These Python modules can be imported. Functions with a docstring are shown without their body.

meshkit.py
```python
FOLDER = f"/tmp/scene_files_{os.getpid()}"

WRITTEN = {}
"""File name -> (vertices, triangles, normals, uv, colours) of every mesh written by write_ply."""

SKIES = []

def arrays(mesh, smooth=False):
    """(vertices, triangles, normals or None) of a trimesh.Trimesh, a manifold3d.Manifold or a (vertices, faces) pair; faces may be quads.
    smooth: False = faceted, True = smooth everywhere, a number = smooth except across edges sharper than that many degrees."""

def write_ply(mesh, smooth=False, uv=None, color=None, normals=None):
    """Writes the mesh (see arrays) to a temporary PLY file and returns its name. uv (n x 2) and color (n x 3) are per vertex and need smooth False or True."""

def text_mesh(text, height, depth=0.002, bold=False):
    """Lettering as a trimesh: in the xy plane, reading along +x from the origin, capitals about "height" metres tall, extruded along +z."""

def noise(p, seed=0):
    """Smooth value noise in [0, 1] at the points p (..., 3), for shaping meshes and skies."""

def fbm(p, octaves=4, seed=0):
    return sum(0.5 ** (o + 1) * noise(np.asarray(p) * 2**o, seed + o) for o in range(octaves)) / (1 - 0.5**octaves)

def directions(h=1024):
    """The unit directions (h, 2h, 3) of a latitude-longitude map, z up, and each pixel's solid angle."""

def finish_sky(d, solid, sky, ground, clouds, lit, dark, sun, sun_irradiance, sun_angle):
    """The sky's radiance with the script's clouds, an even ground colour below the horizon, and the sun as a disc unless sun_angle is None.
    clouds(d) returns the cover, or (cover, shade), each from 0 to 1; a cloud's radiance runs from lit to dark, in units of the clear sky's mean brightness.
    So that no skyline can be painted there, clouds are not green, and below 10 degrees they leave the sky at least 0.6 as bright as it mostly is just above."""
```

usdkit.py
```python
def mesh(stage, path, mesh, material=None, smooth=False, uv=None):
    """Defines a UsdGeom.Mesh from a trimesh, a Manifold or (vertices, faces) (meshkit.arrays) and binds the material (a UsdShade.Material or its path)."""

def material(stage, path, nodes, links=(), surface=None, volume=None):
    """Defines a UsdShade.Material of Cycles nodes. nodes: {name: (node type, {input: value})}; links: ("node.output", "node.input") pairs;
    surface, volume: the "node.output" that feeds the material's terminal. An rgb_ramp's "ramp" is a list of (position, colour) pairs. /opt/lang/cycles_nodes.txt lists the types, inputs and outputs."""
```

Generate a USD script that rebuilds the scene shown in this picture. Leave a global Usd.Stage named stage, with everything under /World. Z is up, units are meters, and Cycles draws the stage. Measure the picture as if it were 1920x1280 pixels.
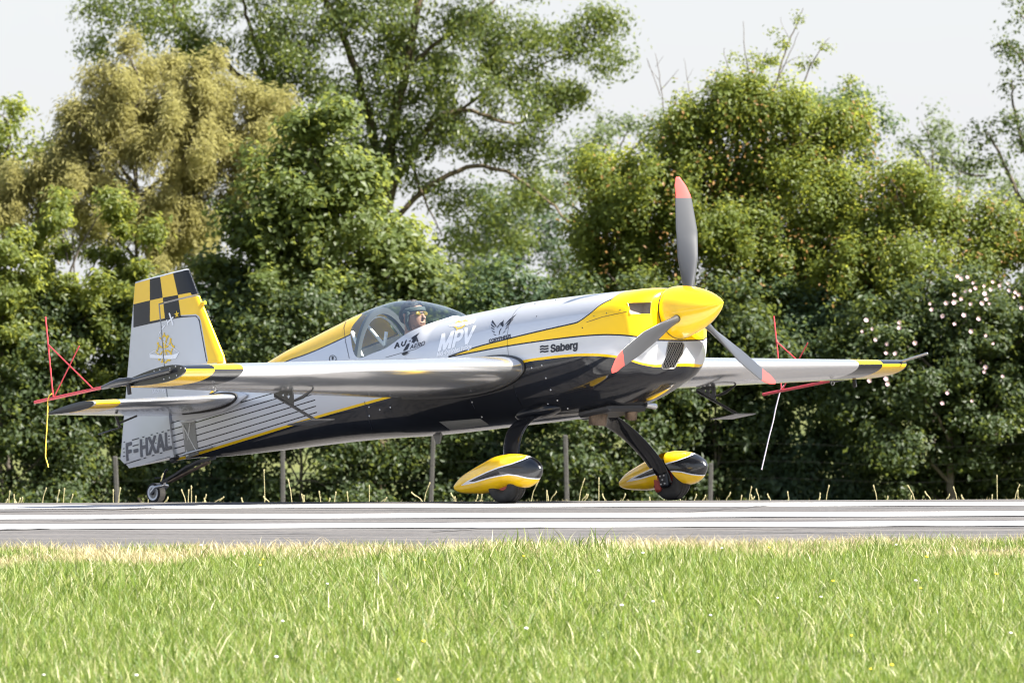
import math, random
import numpy as np, trimesh, usdkit, meshkit
from shapely.geometry import Polygon, LineString
from shapely.ops import unary_union
from shapely import affinity
from pxr import Usd, UsdGeom, UsdLux, UsdShade, Gf, Sdf, Vt

stage = Usd.Stage.CreateInMemory()
UsdGeom.SetStageUpAxis(stage, 'Z')
UsdGeom.Xform.Define(stage, '/World')
T_ = Sdf.ValueTypeNames

# ------------------------------------------------------------------ camera
EYE = 0.976            # eye height above the crown of the runway
DIST = 60.0            # camera stands 60 m from the aircraft
FPX = 15000.0          # focal length in pixels of a 1920 wide picture
HORIZON = 690.44
ROLL = 0.0036
cam = UsdGeom.Camera.Define(stage, '/World/camera')
cam.CreateHorizontalApertureAttr(36.0)
cam.CreateVerticalApertureAttr(24.0)
cam.CreateFocalLengthAttr(36.0 * FPX / 1920)
cam.CreateFStopAttr(12.0)
cam.CreateFocusDistanceAttr(50.0)
cam.CreateClippingRangeAttr((0.5, 20000.0))
cam.CreateExposureAttr(2.2)
_pitch = math.atan((HORIZON - 640) / FPX)
_m = Gf.Matrix4d().SetRotate(Gf.Rotation(Gf.Vec3d(0, 0, 1), -math.degrees(ROLL)))
_m = _m * Gf.Matrix4d().SetRotate(Gf.Rotation(Gf.Vec3d(1, 0, 0), 90 + math.degrees(_pitch)))
_m = _m * Gf.Matrix4d().SetTranslate(Gf.Vec3d(0, -DIST, EYE))
cam.AddTransformOp().Set(_m)

# ------------------------------------------------------------------ sky and sun
SUN_TO = np.array([0.93, -0.36, 0.0]); SUN_TO = SUN_TO / np.linalg.norm(SUN_TO)
SUN_ELEV = math.radians(46)
sun_dir = np.array([SUN_TO[0] * math.cos(SUN_ELEV), SUN_TO[1] * math.cos(SUN_ELEV), math.sin(SUN_ELEV)])
sky = UsdLux.DomeLight.Define(stage, '/World/sky')
skymat = usdkit.material(stage, '/World/Looks/sky', {
    'tex': ('sky_texture', {'sky_type': 'single_scattering', 'sun_disc': False, 'sun_elevation': SUN_ELEV,
                            'sun_rotation': math.atan2(sun_dir[0], sun_dir[1]), 'aerosol_density': 1.5, 'air_density': 1.0}),
    'tc': ('texture_coordinate', {}), 'sx': ('separate_xyz', {}),
    'map': ('mapping', {'scale': (1.2, 1.2, 4.0)}),
    'cl': ('noise_texture', {'scale': 1.3, 'detail': 5.0, 'roughness': 0.55}),
    'cr': ('rgb_ramp', {'ramp': [(0.30, (0.82, 0.82, 0.82)), (0.75, (1.0, 1.0, 1.0))]}),
    'er': ('rgb_ramp', {'ramp': [(0.0, (0.95, 0.95, 0.95)), (0.12, (0.85, 0.85, 0.85)), (0.35, (0.42, 0.42, 0.42)), (0.75, (0.12, 0.12, 0.12)), (1.0, (0.10, 0.10, 0.10))]}),
    'mu': ('math', {'math_type': 'multiply'}),
    'mix': ('mix', {'mix_type': 'mix', 'color2': (3.85, 3.90, 4.08)}),
    'bg': ('background_shader', {'strength': 0.05}),
}, [('tc.generated', 'map.vector'), ('map.vector', 'cl.vector'), ('cl.fac', 'cr.fac'), ('tc.generated', 'sx.vector'), ('sx.z', 'er.fac'), ('cr.color', 'mu.value1'), ('er.color', 'mu.value2'), ('mu.value', 'mix.fac'),
    ('tex.color', 'mix.color1'), ('mix.color', 'bg.color')], surface='bg.background')
UsdShade.MaterialBindingAPI.Apply(sky.GetPrim()).Bind(skymat)
sky.GetPrim().SetCustomDataByKey('kind', 'structure')
sun = UsdLux.DistantLight.Define(stage, '/World/sun')
sun.CreateIntensityAttr(1.2)
sun.CreateAngleAttr(0.5)
sun.CreateNormalizeAttr(True)
sun.CreateColorAttr(Gf.Vec3f(1.0, 0.95, 0.86))
_z = Gf.Vec3d(*map(float, sun_dir)); _x = Gf.Cross(Gf.Vec3d(0, 0, 1), _z).GetNormalized(); _y = Gf.Cross(_z, _x)
sun.AddTransformOp().Set(Gf.Matrix4d(_x[0], _x[1], _x[2], 0, _y[0], _y[1], _y[2], 0, _z[0], _z[1], _z[2], 0, 0, 0, 20, 1))

# ------------------------------------------------------------------ helpers
_used = {}
def numbered(parent, name):
    k = parent + '/' + name
    n = _used.get(k, -1) + 1
    _used[k] = n
    return k if n == 0 else f'{k}_{n:03d}'

def tag(p, label=None, cat=None, group=None, kind=None):
    p = p.GetPrim() if hasattr(p, 'GetPrim') else p
    for k, v in (('label', label), ('category', cat), ('group', group), ('kind', kind)):
        if v: p.SetCustomDataByKey(k, v)
    return p

def thing(name, label, cat, group=None, mat=None, loc=None):
    x = UsdGeom.Xform.Define(stage, numbered('/World', name))
    if mat is not None: x.AddTransformOp().Set(mat)
    elif loc is not None: x.AddTranslateOp().Set(Gf.Vec3d(*map(float, loc)))
    tag(x, label, cat, group)
    return str(x.GetPath())

def obj(name, mesh, material, parent='/World', smooth=False, attrs=None, normals=None, label=None):
    """One Mesh prim; mesh = (V, F) or trimesh. attrs: float primvars per vertex."""
    path = numbered(parent, name)
    if attrs is None and normals is None:
        m = usdkit.mesh(stage, path, mesh, material, smooth=smooth)
    else:
        v, f = (mesh.vertices, mesh.faces) if hasattr(mesh, 'faces') else mesh
        m = usdkit.mesh(stage, path, (v, f), material, smooth=True if normals is None else False)
        if normals is not None:
            m.CreateNormalsAttr(Vt.Vec3fArray.FromNumpy(np.asarray(normals, np.float32))); m.SetNormalsInterpolation('vertex')
        for k, a in (attrs or {}).items():
            UsdGeom.PrimvarsAPI(m).CreatePrimvar(k, T_.FloatArray, 'vertex').Set(Vt.FloatArray.FromNumpy(np.asarray(a, np.float32)))
    if label: tag(m, label)
    return str(m.GetPath())

def cat(*ms):
    V, F, n = [], [], 0
    for m in ms:
        v, f = (m.vertices, m.faces) if hasattr(m, 'faces') else m
        v = np.asarray(v, float); f = np.asarray(f, int)
        if f.shape[1] == 4: f = np.vstack([f[:, [0, 1, 2]], f[:, [0, 2, 3]]])
        V.append(v); F.append(f + n); n += len(v)
    return np.vstack(V), np.vstack(F)

def loft(rings, cap0=True, cap1=True, closed=True):
    R = np.asarray(rings, float); m, n = R.shape[:2]
    V = R.reshape(-1, 3); F = []
    k = n if closed else n - 1
    i, j = np.meshgrid(np.arange(m - 1), np.arange(k), indexing='ij')
    a = i * n + j; b = i * n + (j + 1) % n; c = (i + 1) * n + (j + 1) % n; d = (i + 1) * n + j
    F = [np.stack([a, b, c], -1).reshape(-1, 3), np.stack([a, c, d], -1).reshape(-1, 3)]
    if closed:
        for on, row, flip in ((cap0, 0, True), (cap1, m - 1, False)):
            if on:
                c0 = len(V); V = np.vstack([V, R[row].mean(0)])
                jj = np.arange(n); t = np.stack([row * n + jj, row * n + (jj + 1) % n, np.full(n, c0)], -1)
                F.append(t[:, ::-1] if flip else t)
    return V, np.vstack(F)

def fix(mesh):
    m = trimesh.Trimesh(*mesh, process=False); m.fix_normals(); return np.array(m.vertices), np.array(m.faces)

def tube(pts, r, n=8, cap=True):
    p = np.asarray(pts, float); t = np.gradient(p, axis=0); t /= np.linalg.norm(t, axis=1, keepdims=True) + 1e-12
    ref = np.array([0, 0, 1.0]) if abs(t[0][2]) < 0.9 else np.array([1.0, 0, 0])
    rings = []
    rr = np.broadcast_to(r, (len(p),))
    a = np.cross(t[0], ref); a /= np.linalg.norm(a)
    for k in range(len(p)):
        a = a - t[k] * (a @ t[k]); a /= np.linalg.norm(a) + 1e-12
        b = np.cross(t[k], a); ang = np.arange(n) * 2 * np.pi / n
        rings.append(p[k] + rr[k] * (np.cos(ang)[:, None] * a + np.sin(ang)[:, None] * b))
    return loft(rings, cap, cap)

def box(c, s, ax=None):
    m = trimesh.creation.box(s); V = np.array(m.vertices)
    if ax is not None: V = V @ np.asarray(ax, float)
    return V + np.asarray(c, float), np.array(m.faces)

def rbox(c, s, r=0.01):
    """box with chamfered edges (hull of its shrunken corners)"""
    h = np.asarray(s, float) / 2; P = []
    for sx in (-1, 1):
        for sy in (-1, 1):
            for sz in (-1, 1):
                q = np.array([sx, sy, sz])
                for k in range(3):
                    w = h - r; w[k] = h[k]; P.append(q * w)
    hull = trimesh.convex.convex_hull(np.array(P))
    return np.array(hull.vertices) + np.asarray(c, float), np.array(hull.faces)

def revolve(profile, n=24, axis='x'):
    """profile of (along, radius); axis x"""
    ang = np.arange(n) * 2 * np.pi / n; rings = []
    for a, r in profile:
        c, s = np.cos(ang) * r, np.sin(ang) * r; o = np.full(n, a)
        rings.append(np.stack({'x': [o, c, s], 'y': [c, o, -s], 'z': [c, s, o]}[axis], -1))
    return loft(rings)

def xf(mesh, M=None, t=(0, 0, 0)):
    v, f = (mesh.vertices, mesh.faces) if hasattr(mesh, 'faces') else mesh
    v = np.asarray(v, float)
    if M is not None: v = v @ np.asarray(M).T
    return v + np.asarray(t, float), f

def plate(poly, t, plane='xz', at=0.0):
    """a flat plate: shapely polygon extruded by t, centred on 'at' along the third axis"""
    out = []
    for g in getattr(poly, 'geoms', [poly]):
        m = trimesh.creation.extrude_polygon(g, t, engine='earcut'); v = np.array(m.vertices); f = np.array(m.faces)
        a, b, c = v[:, 0], v[:, 1], v[:, 2] - t / 2 + at
        if plane == 'xz': out.append((np.stack([a, c, b], -1), f[:, ::-1]))
        elif plane == 'xy': out.append((np.stack([a, b, c], -1), f))
        else: out.append((np.stack([c, a, b], -1), f))
    return cat(*out)

def wp(px, py, d):
    """the point of the place that lies d metres from the camera where the photograph has pixel (px, py)"""
    u = px - 960; v = py - HORIZON + ROLL * u
    return np.array([u / FPX * d, d - DIST, EYE - v / FPX * d])

# ------------------------------------------------------------------ materials
LOOK = {}
def mat(name, nodes, links=(), surface='p.BSDF', volume=None):
    LOOK[name] = usdkit.material(stage, '/World/Looks/' + name, nodes, links, surface=surface, volume=volume)
    return LOOK[name]
def plain(name, col, rough=0.5, metal=0.0, coat=0.0, bumpy=0.0, scale=60.0, vary=0.12, spec=0.5):
    n = {'p': ('principled_bsdf', {'roughness': rough, 'metallic': metal, 'coat_weight': coat, 'coat_roughness': 0.04, 'specular_ior_level': spec}),
         'tc': ('texture_coordinate', {}), 'n': ('noise_texture', {'scale': scale, 'detail': 4.0, 'roughness': 0.6}),
         'r': ('rgb_ramp', {'ramp': [(0.25, tuple(c * (1 - vary) for c in col)), (0.75, tuple(min(1, c * (1 + vary)) for c in col))]})}
    l = [('tc.object', 'n.vector'), ('n.fac', 'r.fac'), ('r.color', 'p.base_color')]
    if bumpy:
        n['b'] = ('bump', {'strength': bumpy, 'distance': 0.01}); l += [('n.fac', 'b.height'), ('b.normal', 'p.normal')]
    return mat(name, n, l)

YEL = (0.86, 0.53, 0.004); BLK = (0.008, 0.009, 0.012); SIL = (0.50, 0.512, 0.54); WHT = (0.80, 0.81, 0.83)
plain('yellow_paint', YEL, 0.28, 0, 0.9, vary=0.03, scale=3)
plain('black_paint', BLK, 0.22, 0, 0.75, vary=0.15, scale=4, spec=0.05)
plain('silver_paint', SIL, 0.28, 0.25, 0.9, vary=0.03, scale=3)
plain('white_paint', WHT, 0.35, 0, 0.4, vary=0.03, scale=8)
plain('grey_lettering', (0.10, 0.10, 0.115), 0.4, vary=0.05)
plain('black_lettering', (0.010, 0.012, 0.022), 0.4, vary=0.05)
plain('white_lettering', (0.82, 0.83, 0.86), 0.45, vary=0.02)
plain('yellow_lettering', (0.80, 0.52, 0.02), 0.4, vary=0.03)
plain('rubber', (0.024, 0.023, 0.022), 0.8, bumpy=0.3, scale=14, vary=0.5)
plain('pale_tread', (0.42, 0.37, 0.30), 0.8, bumpy=0.2, scale=70)
plain('steel', (0.55, 0.55, 0.56), 0.28, 0.9)
plain('dark_steel', (0.035, 0.035, 0.038), 0.42, 0.5)
plain('exhaust_metal', (0.12, 0.085, 0.06), 0.5, 0.7, bumpy=0.2, scale=25, vary=0.4)
plain('carbon', (0.014, 0.014, 0.015), 0.33, 0, 0.6)
plain('red_paint', (0.50, 0.035, 0.045), 0.4, 0, 0.3)
plain('brake_red', (0.30, 0.05, 0.035), 0.5, 0.2)
plain('dark_interior', (0.025, 0.027, 0.03), 0.7)
plain('mesh_wire', (0.32, 0.31, 0.29), 0.35, 0.8)
plain('inlet_dark', (0.20, 0.175, 0.155), 0.7)
plain('hatch_grey', (0.22, 0.22, 0.21), 0.35, 0, 0.4)
plain('tube_white', (0.78, 0.78, 0.76), 0.35, 0, 0.3)
plain('skin', (0.33, 0.175, 0.12), 0.5, vary=0.08, scale=30)
plain('hair', (0.018, 0.014, 0.012), 0.55, bumpy=0.6, scale=140)
plain('headset_cloth', (0.06, 0.075, 0.072), 0.8, bumpy=0.3, scale=160)
plain('sunglass', (0.55, 0.36, 0.04), 0.08, 0.8)
plain('flight_suit', (0.05, 0.055, 0.07), 0.85, bumpy=0.3, scale=120)
plain('strap', (0.35, 0.33, 0.30), 0.8)
plain('cord_yellow', (0.78, 0.52, 0.06), 0.7)
plain('cord_white', (0.75, 0.70, 0.78), 0.7)
mat('canopy_glass', {'t': ('transparent_bsdf', {'color': (0.90, 0.95, 0.94)}), 'g': ('glossy_bsdf', {'roughness': 0.02, 'color': (0.95, 1, 1)}),
                     'f': ('layer_weight', {'blend': 0.5}), 'pw': ('math', {'math_type': 'power', 'value2': 4.0}), 'ma': ('math', {'math_type': 'multiply_add', 'value2': 0.85, 'value3': 0.13}), 'm': ('mix_closure', {})},
    [('f.facing', 'pw.value1'), ('pw.value', 'ma.value1'), ('ma.value', 'm.fac'), ('t.BSDF', 'm.closure1'), ('g.BSDF', 'm.closure2')], surface='m.closure')
# ------------------------------------------------------------------ ground, runway
CREST, NEAR_EDGE, FAR_EDGE = -1.1, -17.6, 11.5
FALL = 0.0185
def ground_z(y):
    y = np.asarray(y, float)
    near = -0.004 + 0.021 * (y - NEAR_EDGE)
    far = -0.03 - FALL * (np.minimum(y, 72.0) - CREST)
    z = np.where(y < NEAR_EDGE, near, np.where(y > CREST, far, -0.03))
    return np.maximum(z, -1.60)
mat('soil', {'tc': ('texture_coordinate', {}), 'n': ('noise_texture', {'scale': 3.0, 'detail': 6.0, 'roughness': 0.65}), 'n2': ('noise_texture', {'scale': 0.05, 'detail': 3.0}),
             'r': ('rgb_ramp', {'ramp': [(0.3, (0.045, 0.060, 0.018)), (0.5, (0.085, 0.10, 0.032)), (0.72, (0.15, 0.14, 0.055))]}),
             'r2': ('rgb_ramp', {'ramp': [(0.35, (0.75, 0.8, 0.7)), (0.65, (1.1, 1.05, 0.9))]}),
             'm': ('mix', {'mix_type': 'multiply', 'fac': 1.0}), 'b': ('bump', {'strength': 0.6, 'distance': 0.05}), 'p': ('principled_bsdf', {'roughness': 0.9, 'specular_ior_level': 0.2})},
    [('tc.object', 'n.vector'), ('tc.object', 'n2.vector'), ('n.fac', 'r.fac'), ('n2.fac', 'r2.fac'), ('r.color', 'm.color1'), ('r2.color', 'm.color2'), ('m.color', 'p.base_color'), ('n.fac', 'b.height'), ('b.normal', 'p.normal')])
ys = np.unique(np.concatenate([[-900, -300, -120], np.arange(-70, -17.6, 2.0), [NEAR_EDGE - 0.001, NEAR_EDGE], np.arange(-16, CREST, 3.0), [CREST], np.arange(0, 80, 4.0), [100, 130, 180, 260, 400, 700, 1500, 6000]]))
xs = np.array([-6000, -1500, -400, -100, -40, -20, -10, 0, 10, 20, 40, 100, 400, 1500, 6000.0])
X, Y = np.meshgrid(xs, ys, indexing='ij')
G = np.stack([X, Y, ground_z(Y)], -1)
tag(stage.GetPrimAtPath(obj('ground', loft(G, False, False, closed=False), LOOK['soil'], smooth=True)), kind='structure')

mat('asphalt', {'tc': ('texture_coordinate', {}), 'mp': ('mapping', {'scale': (0.05, 1.6, 1.0)}), 'n': ('noise_texture', {'scale': 1.0, 'detail': 6.0, 'roughness': 0.62, 'distortion': 0.3}),
                'g': ('noise_texture', {'scale': 22.0, 'detail': 4.0, 'roughness': 0.75}), 'mp2': ('mapping', {'scale': (0.11, 2.3, 1.0), 'location': (3, 1.7, 0)}),
                'k': ('noise_texture', {'scale': 1.0, 'detail': 7.0, 'roughness': 0.7}),
                'r': ('rgb_ramp', {'ramp': [(0.30, (0.050, 0.050, 0.055)), (0.5, (0.090, 0.086, 0.085)), (0.72, (0.125, 0.117, 0.112))]}),
                'gr': ('rgb_ramp', {'ramp': [(0.28, (0.50, 0.50, 0.52)), (0.5, (1.0, .99, .98)), (0.72, (1.5, 1.46, 1.42))]}),
                'kr': ('rgb_ramp', {'ramp': [(0.482, (1, 1, 1)), (0.497, (0.22, 0.22, 0.25)), (0.503, (0.22, 0.22, 0.25)), (0.518, (1, 1, 1))]}),
                'm': ('mix', {'mix_type': 'multiply', 'fac': 1.0}), 'm2': ('mix', {'mix_type': 'multiply', 'fac': 0.9}),
                'b': ('bump', {'strength': 0.35, 'distance': 0.004}), 'p': ('principled_bsdf', {'roughness': 0.85, 'specular_ior_level': 0.3})},
    [('tc.object', 'mp.vector'), ('mp.vector', 'n.vector'), ('tc.object', 'g.vector'), ('tc.object', 'mp2.vector'), ('mp2.vector', 'k.vector'), ('n.fac', 'r.fac'), ('g.fac', 'gr.fac'), ('k.fac', 'kr.fac'),
     ('r.color', 'm.color1'), ('gr.color', 'm.color2'), ('m.color', 'm2.color1'), ('kr.color', 'm2.color2'), ('m2.color', 'p.base_color'), ('g.fac', 'b.height'), ('b.normal', 'p.normal')])
mat('road_paint', {'tc': ('texture_coordinate', {}), 'mp': ('mapping', {'scale': (0.16, 3.0, 1.0)}), 'n': ('noise_texture', {'scale': 1.0, 'detail': 8.0, 'roughness': 0.75}),
                   'g': ('noise_texture', {'scale': 40.0, 'detail': 3.0}),
                   'r': ('rgb_ramp', {'ramp': [(0.39, (0.11, 0.11, 0.115)), (0.455, (0.36, 0.36, 0.365)), (0.54, (0.54, 0.54, 0.545)), (0.66, (0.66, 0.66, 0.66))]}),
                   'gr': ('rgb_ramp', {'ramp': [(0.3, (0.86, 0.86, 0.87)), (0.6, (1, 1, 1))]}), 'm': ('mix', {'mix_type': 'multiply', 'fac': 1.0}),
                   'p': ('principled_bsdf', {'roughness': 0.7})},
    [('tc.object', 'mp.vector'), ('mp.vector', 'n.vector'), ('tc.object', 'g.vector'), ('n.fac', 'r.fac'), ('g.fac', 'gr.fac'), ('r.color', 'm.color1'), ('gr.color', 'm.color2'), ('m.color', 'p.base_color')])
def runway_z(y): return np.where(np.asarray(y) > CREST, -FALL * (np.asarray(y) - CREST), 0.0)
def strip(y0, y1, lift, x0=-70, x1=70, nx=141, wob=0.0, seed=0):
    yy = np.unique(np.concatenate([[y0], [y for y in (CREST,) if y0 < y < y1], [y1]]))
    xx = np.linspace(x0, x1, nx); rows = []
    for k, y in enumerate(yy):
        w = wob * (meshkit.fbm(np.stack([xx * 0.9, np.full(nx, y), np.zeros(nx)], -1), 4, seed + k) - 0.5) * 2
        yv = y + w
        rows.append(np.stack([xx, yv, runway_z(yv) + lift], -1))
    R = np.array(rows)
    V, F = loft(R, False, False, closed=False)
    return V, F[:, ::-1]
rw = obj('runway', strip(NEAR_EDGE, FAR_EDGE, 0.0, -150, 150, 601, 0.10, 5), LOOK['asphalt'])
tag(stage.GetPrimAtPath(rw), kind='structure')
for k, (a, b_) in enumerate([(-3.85, -2.35), (-7.8, -6.2), (-11.0, -9.45)]):
    obj('threshold_stripe', strip(a, b_, 0.004, -16, 22, 761, 0.11, 11 + k), LOOK['road_paint'], rw)

# tar seams and cracks that wander over runway and markings
def seam(pts, w, seed):
    """pts: pixels of the photograph on the runway surface"""
    rg = np.random.default_rng(seed); P = []
    for px, py in pts:
        d = EYE * FPX / max(py - HORIZON + ROLL * (px - 960), 1); P.append(wp(px, py, d))
    P = np.array(P); t = np.linspace(0, 1, 60); x = np.interp(t, np.linspace(0, 1, len(P)), P[:, 0]); y = np.interp(t, np.linspace(0, 1, len(P)), P[:, 1])
    y = y + (meshkit.fbm(np.stack([x * 1.7, np.full(60, seed * 3.1), 0 * x], -1), 4, seed) - .5) * .30; hw = w * (.3 + 1.2 * meshkit.noise(np.stack([x * 2.3, np.full(60, seed * 1.3), 0 * x], -1))) * np.minimum(1, 8 * np.minimum(t, 1 - t) + .05)
    R = np.stack([np.stack([x, y - hw, np.full(60, .0085)], -1), np.stack([x, y + hw, np.full(60, .0085)], -1)])
    V, F = loft(R, False, False, closed=False); return V, F[:, ::-1]
plain('tar', (.028, .028, .032), .6, vary=.4, scale=8)
for i, (pts, w) in enumerate([([(-60, 960), (150, 958), (320, 952)], .10), ([(310, 952), (420, 947), (560, 942)], .05), ([(1240, 963), (1380, 953), (1560, 940)], .045), ([(60, 977), (300, 972), (520, 976)], .05), ([(-60, 996), (90, 992), (150, 988)], .06), ([(800, 998), (900, 992), (1040, 990)], .07), ([(1040, 996), (1350, 992), (1500, 993)], .03), ([(1460, 991), (1720, 988), (1960, 990)], .05),
                              ([(540, 1000), (800, 998)], .03), ([(1300, 1001), (1480, 999), (1620, 1003)], .03), ([(700, 955), (900, 957), (1120, 953)], .03), ([(1560, 956), (1700, 951), (1960, 953)], .03), ([(180, 1002), (420, 1000), (640, 1002)], .03)]):
    obj('seam', seam(pts, w, i + 1), LOOK['tar'], rw)
# ------------------------------------------------------------------ the aeroplane: frame of reference
# body axes: x forward, y to the pilot's left, z up, origin at the tip of the spinner; s = metres aft of that tip
BM = np.array([[0.69712639, 0.70811858, -0.11217339], [-0.69969234, 0.70608897, 0.10894491], [0.15635031, 0.00253849, 0.9876984]])
BT = np.array([1.51854359, -2.45900998, 0.46947952 + EYE])
BASE = np.array([-1.534, 0, -1.2187])                  # ground point between the main wheels
_o = BM @ BASE + BT
AIRM = Gf.Matrix4d(*[float(v) for v in (*BM[:, 0], 0, *BM[:, 1], 0, *BM[:, 2], 0, *_o, 1)])
def B(p):
    """body points (s, y, z) -> the aeroplane's own coordinates (origin at its base)"""
    p = np.asarray(p, float); q = p.copy(); q[..., 0] = -p[..., 0]
    return q - BASE
def body(mesh):
    v, f = mesh; f = np.asarray(f)
    if f.shape[1] == 4: f = np.vstack([f[:, [0, 1, 2]], f[:, [0, 2, 3]]])
    return B(v), f[:, ::-1]
ORI = BM.T @ (np.array([0, -DIST, EYE]) - BT)
def rays(px, py):
    px, py = np.broadcast_arrays(np.asarray(px, float), np.asarray(py, float))
    u = px - 960; v = py - HORIZON + ROLL * u
    return np.stack([u / FPX, np.ones_like(u), -v / FPX], -1) @ BM
def on_y(px, py, y):
    d = rays(px, py); t = (y - ORI[1]) / d[..., 1]
    p = ORI + t[..., None] * d; return np.stack([-p[..., 0], p[..., 1], p[..., 2]], -1)

# ------------------------------------------------------------------ fuselage form
from scipy.interpolate import PchipInterpolator as PI_
_w = PI_([0.47, 0.52, 0.60, 0.75, 1.0, 1.5, 2.1, 2.7, 3.3, 3.8, 4.4, 5.0, 5.5, 5.93], [0.26, 0.345, 0.405, 0.435, 0.445, 0.440, 0.425, 0.405, 0.375, 0.33, 0.245, 0.155, 0.085, 0.035])
_zt = PI_([0.47, 0.60, 0.749, 0.986, 1.318, 1.885, 2.29, 2.687, 2.801, 2.978, 3.161, 3.346, 3.537, 3.734, 3.922, 4.266, 4.533, 4.725, 5.10, 5.5, 5.93],
          [0.180, 0.205, 0.219, 0.242, 0.272, 0.312, 0.323, 0.336, 0.412, 0.490, 0.541, 0.561, 0.552, 0.528, 0.496, 0.436, 0.390, 0.347, 0.275, 0.21, 0.14])
_zb = PI_([0.47, 0.52, 0.573, 0.673, 0.804, 0.966, 1.116, 1.3, 1.656, 2.29, 3.098, 3.885, 4.765, 5.361, 5.674, 5.93],
          [-0.36, -0.44, -0.481, -0.510, -0.545, -0.580, -0.603, -0.606, -0.592, -0.548, -0.488, -0.407, -0.345, -0.299, -0.262, -0.245])
_zm = PI_([0.47, 1.0, 2.0, 2.7, 3.3, 4.0, 5.0, 5.93], [-0.06, -0.10, -0.10, -0.06, -0.05, -0.03, 0.0, -0.03])
_nu = PI_([0.47, 0.8, 2.0, 2.7, 3.3, 3.8, 4.6, 5.93], [3.0, 2.9, 2.5, 2.25, 1.95, 1.85, 1.9, 2.0])
_nl = PI_([0.47, 0.8, 2.0, 4.0, 5.93], [2.6, 2.7, 3.0, 3.2, 3.0])
def ring(s, n):
    """the section at s: n points from the bottom round the right side to the top and back"""
    th = np.linspace(-np.pi / 2, 1.5 * np.pi, n, endpoint=False)
    c, sn = np.cos(th), np.sin(th); up = sn >= 0
    w, zt, zb, zm = _w(s), _zt(s), _zb(s), _zm(s)
    e = np.where(up, 2 / _nu(s), 2 / _nl(s))
    y = -w * np.sign(c) * np.abs(c) ** e
    z = zm + np.where(up, (zt - zm), (zm - zb)) * np.sign(sn) * np.abs(sn) ** e
    return np.stack([np.full(n, s), y, z], -1)
def inside(s, y, z):
    """< 0 inside the fuselage form"""
    s0_ = s; s = np.clip(s, 0.47, 5.93); up = z >= _zm(s)
    n = np.where(up, _nu(s), _nl(s)); h = np.where(up, _zt(s) - _zm(s), _zm(s) - _zb(s))
    return np.where(s0_ < 0.468, 1.0, (np.abs(y) / _w(s)) ** n + (np.abs(z - _zm(s)) / h) ** n - 1)
def on_fus(px, py):
    """points (s, y, z) of the near side of the fuselage seen at those pixels"""
    d = rays(np.atleast_1d(px), np.atleast_1d(py))
    t0 = (-0.60 - ORI[1]) / d[:, 1]; t1 = (0.25 - ORI[1]) / d[:, 1]
    k = np.linspace(0, 1, 240)
    t = t0[:, None] + (t1 - t0)[:, None] * k
    P = ORI + t[..., None] * d[:, None, :]
    g = inside(-P[..., 0], P[..., 1], P[..., 2]); neg = g < 0
    hit = neg.any(1); i = np.where(hit, neg.argmax(1), g.argmin(1)); i = np.maximum(i, 1)
    r = np.arange(len(d)); ga, gb = g[r, i - 1], g[r, i]
    f = np.where(hit, ga / np.where(np.abs(ga - gb) < 1e-12, 1, ga - gb), 1.0); f = np.clip(f, 0, 1)
    p = ORI + (t[r, i - 1] + f * (t[r, i] - t[r, i - 1]))[:, None] * d
    return np.stack([-p[:, 0], p[:, 1], p[:, 2]], -1)
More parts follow.
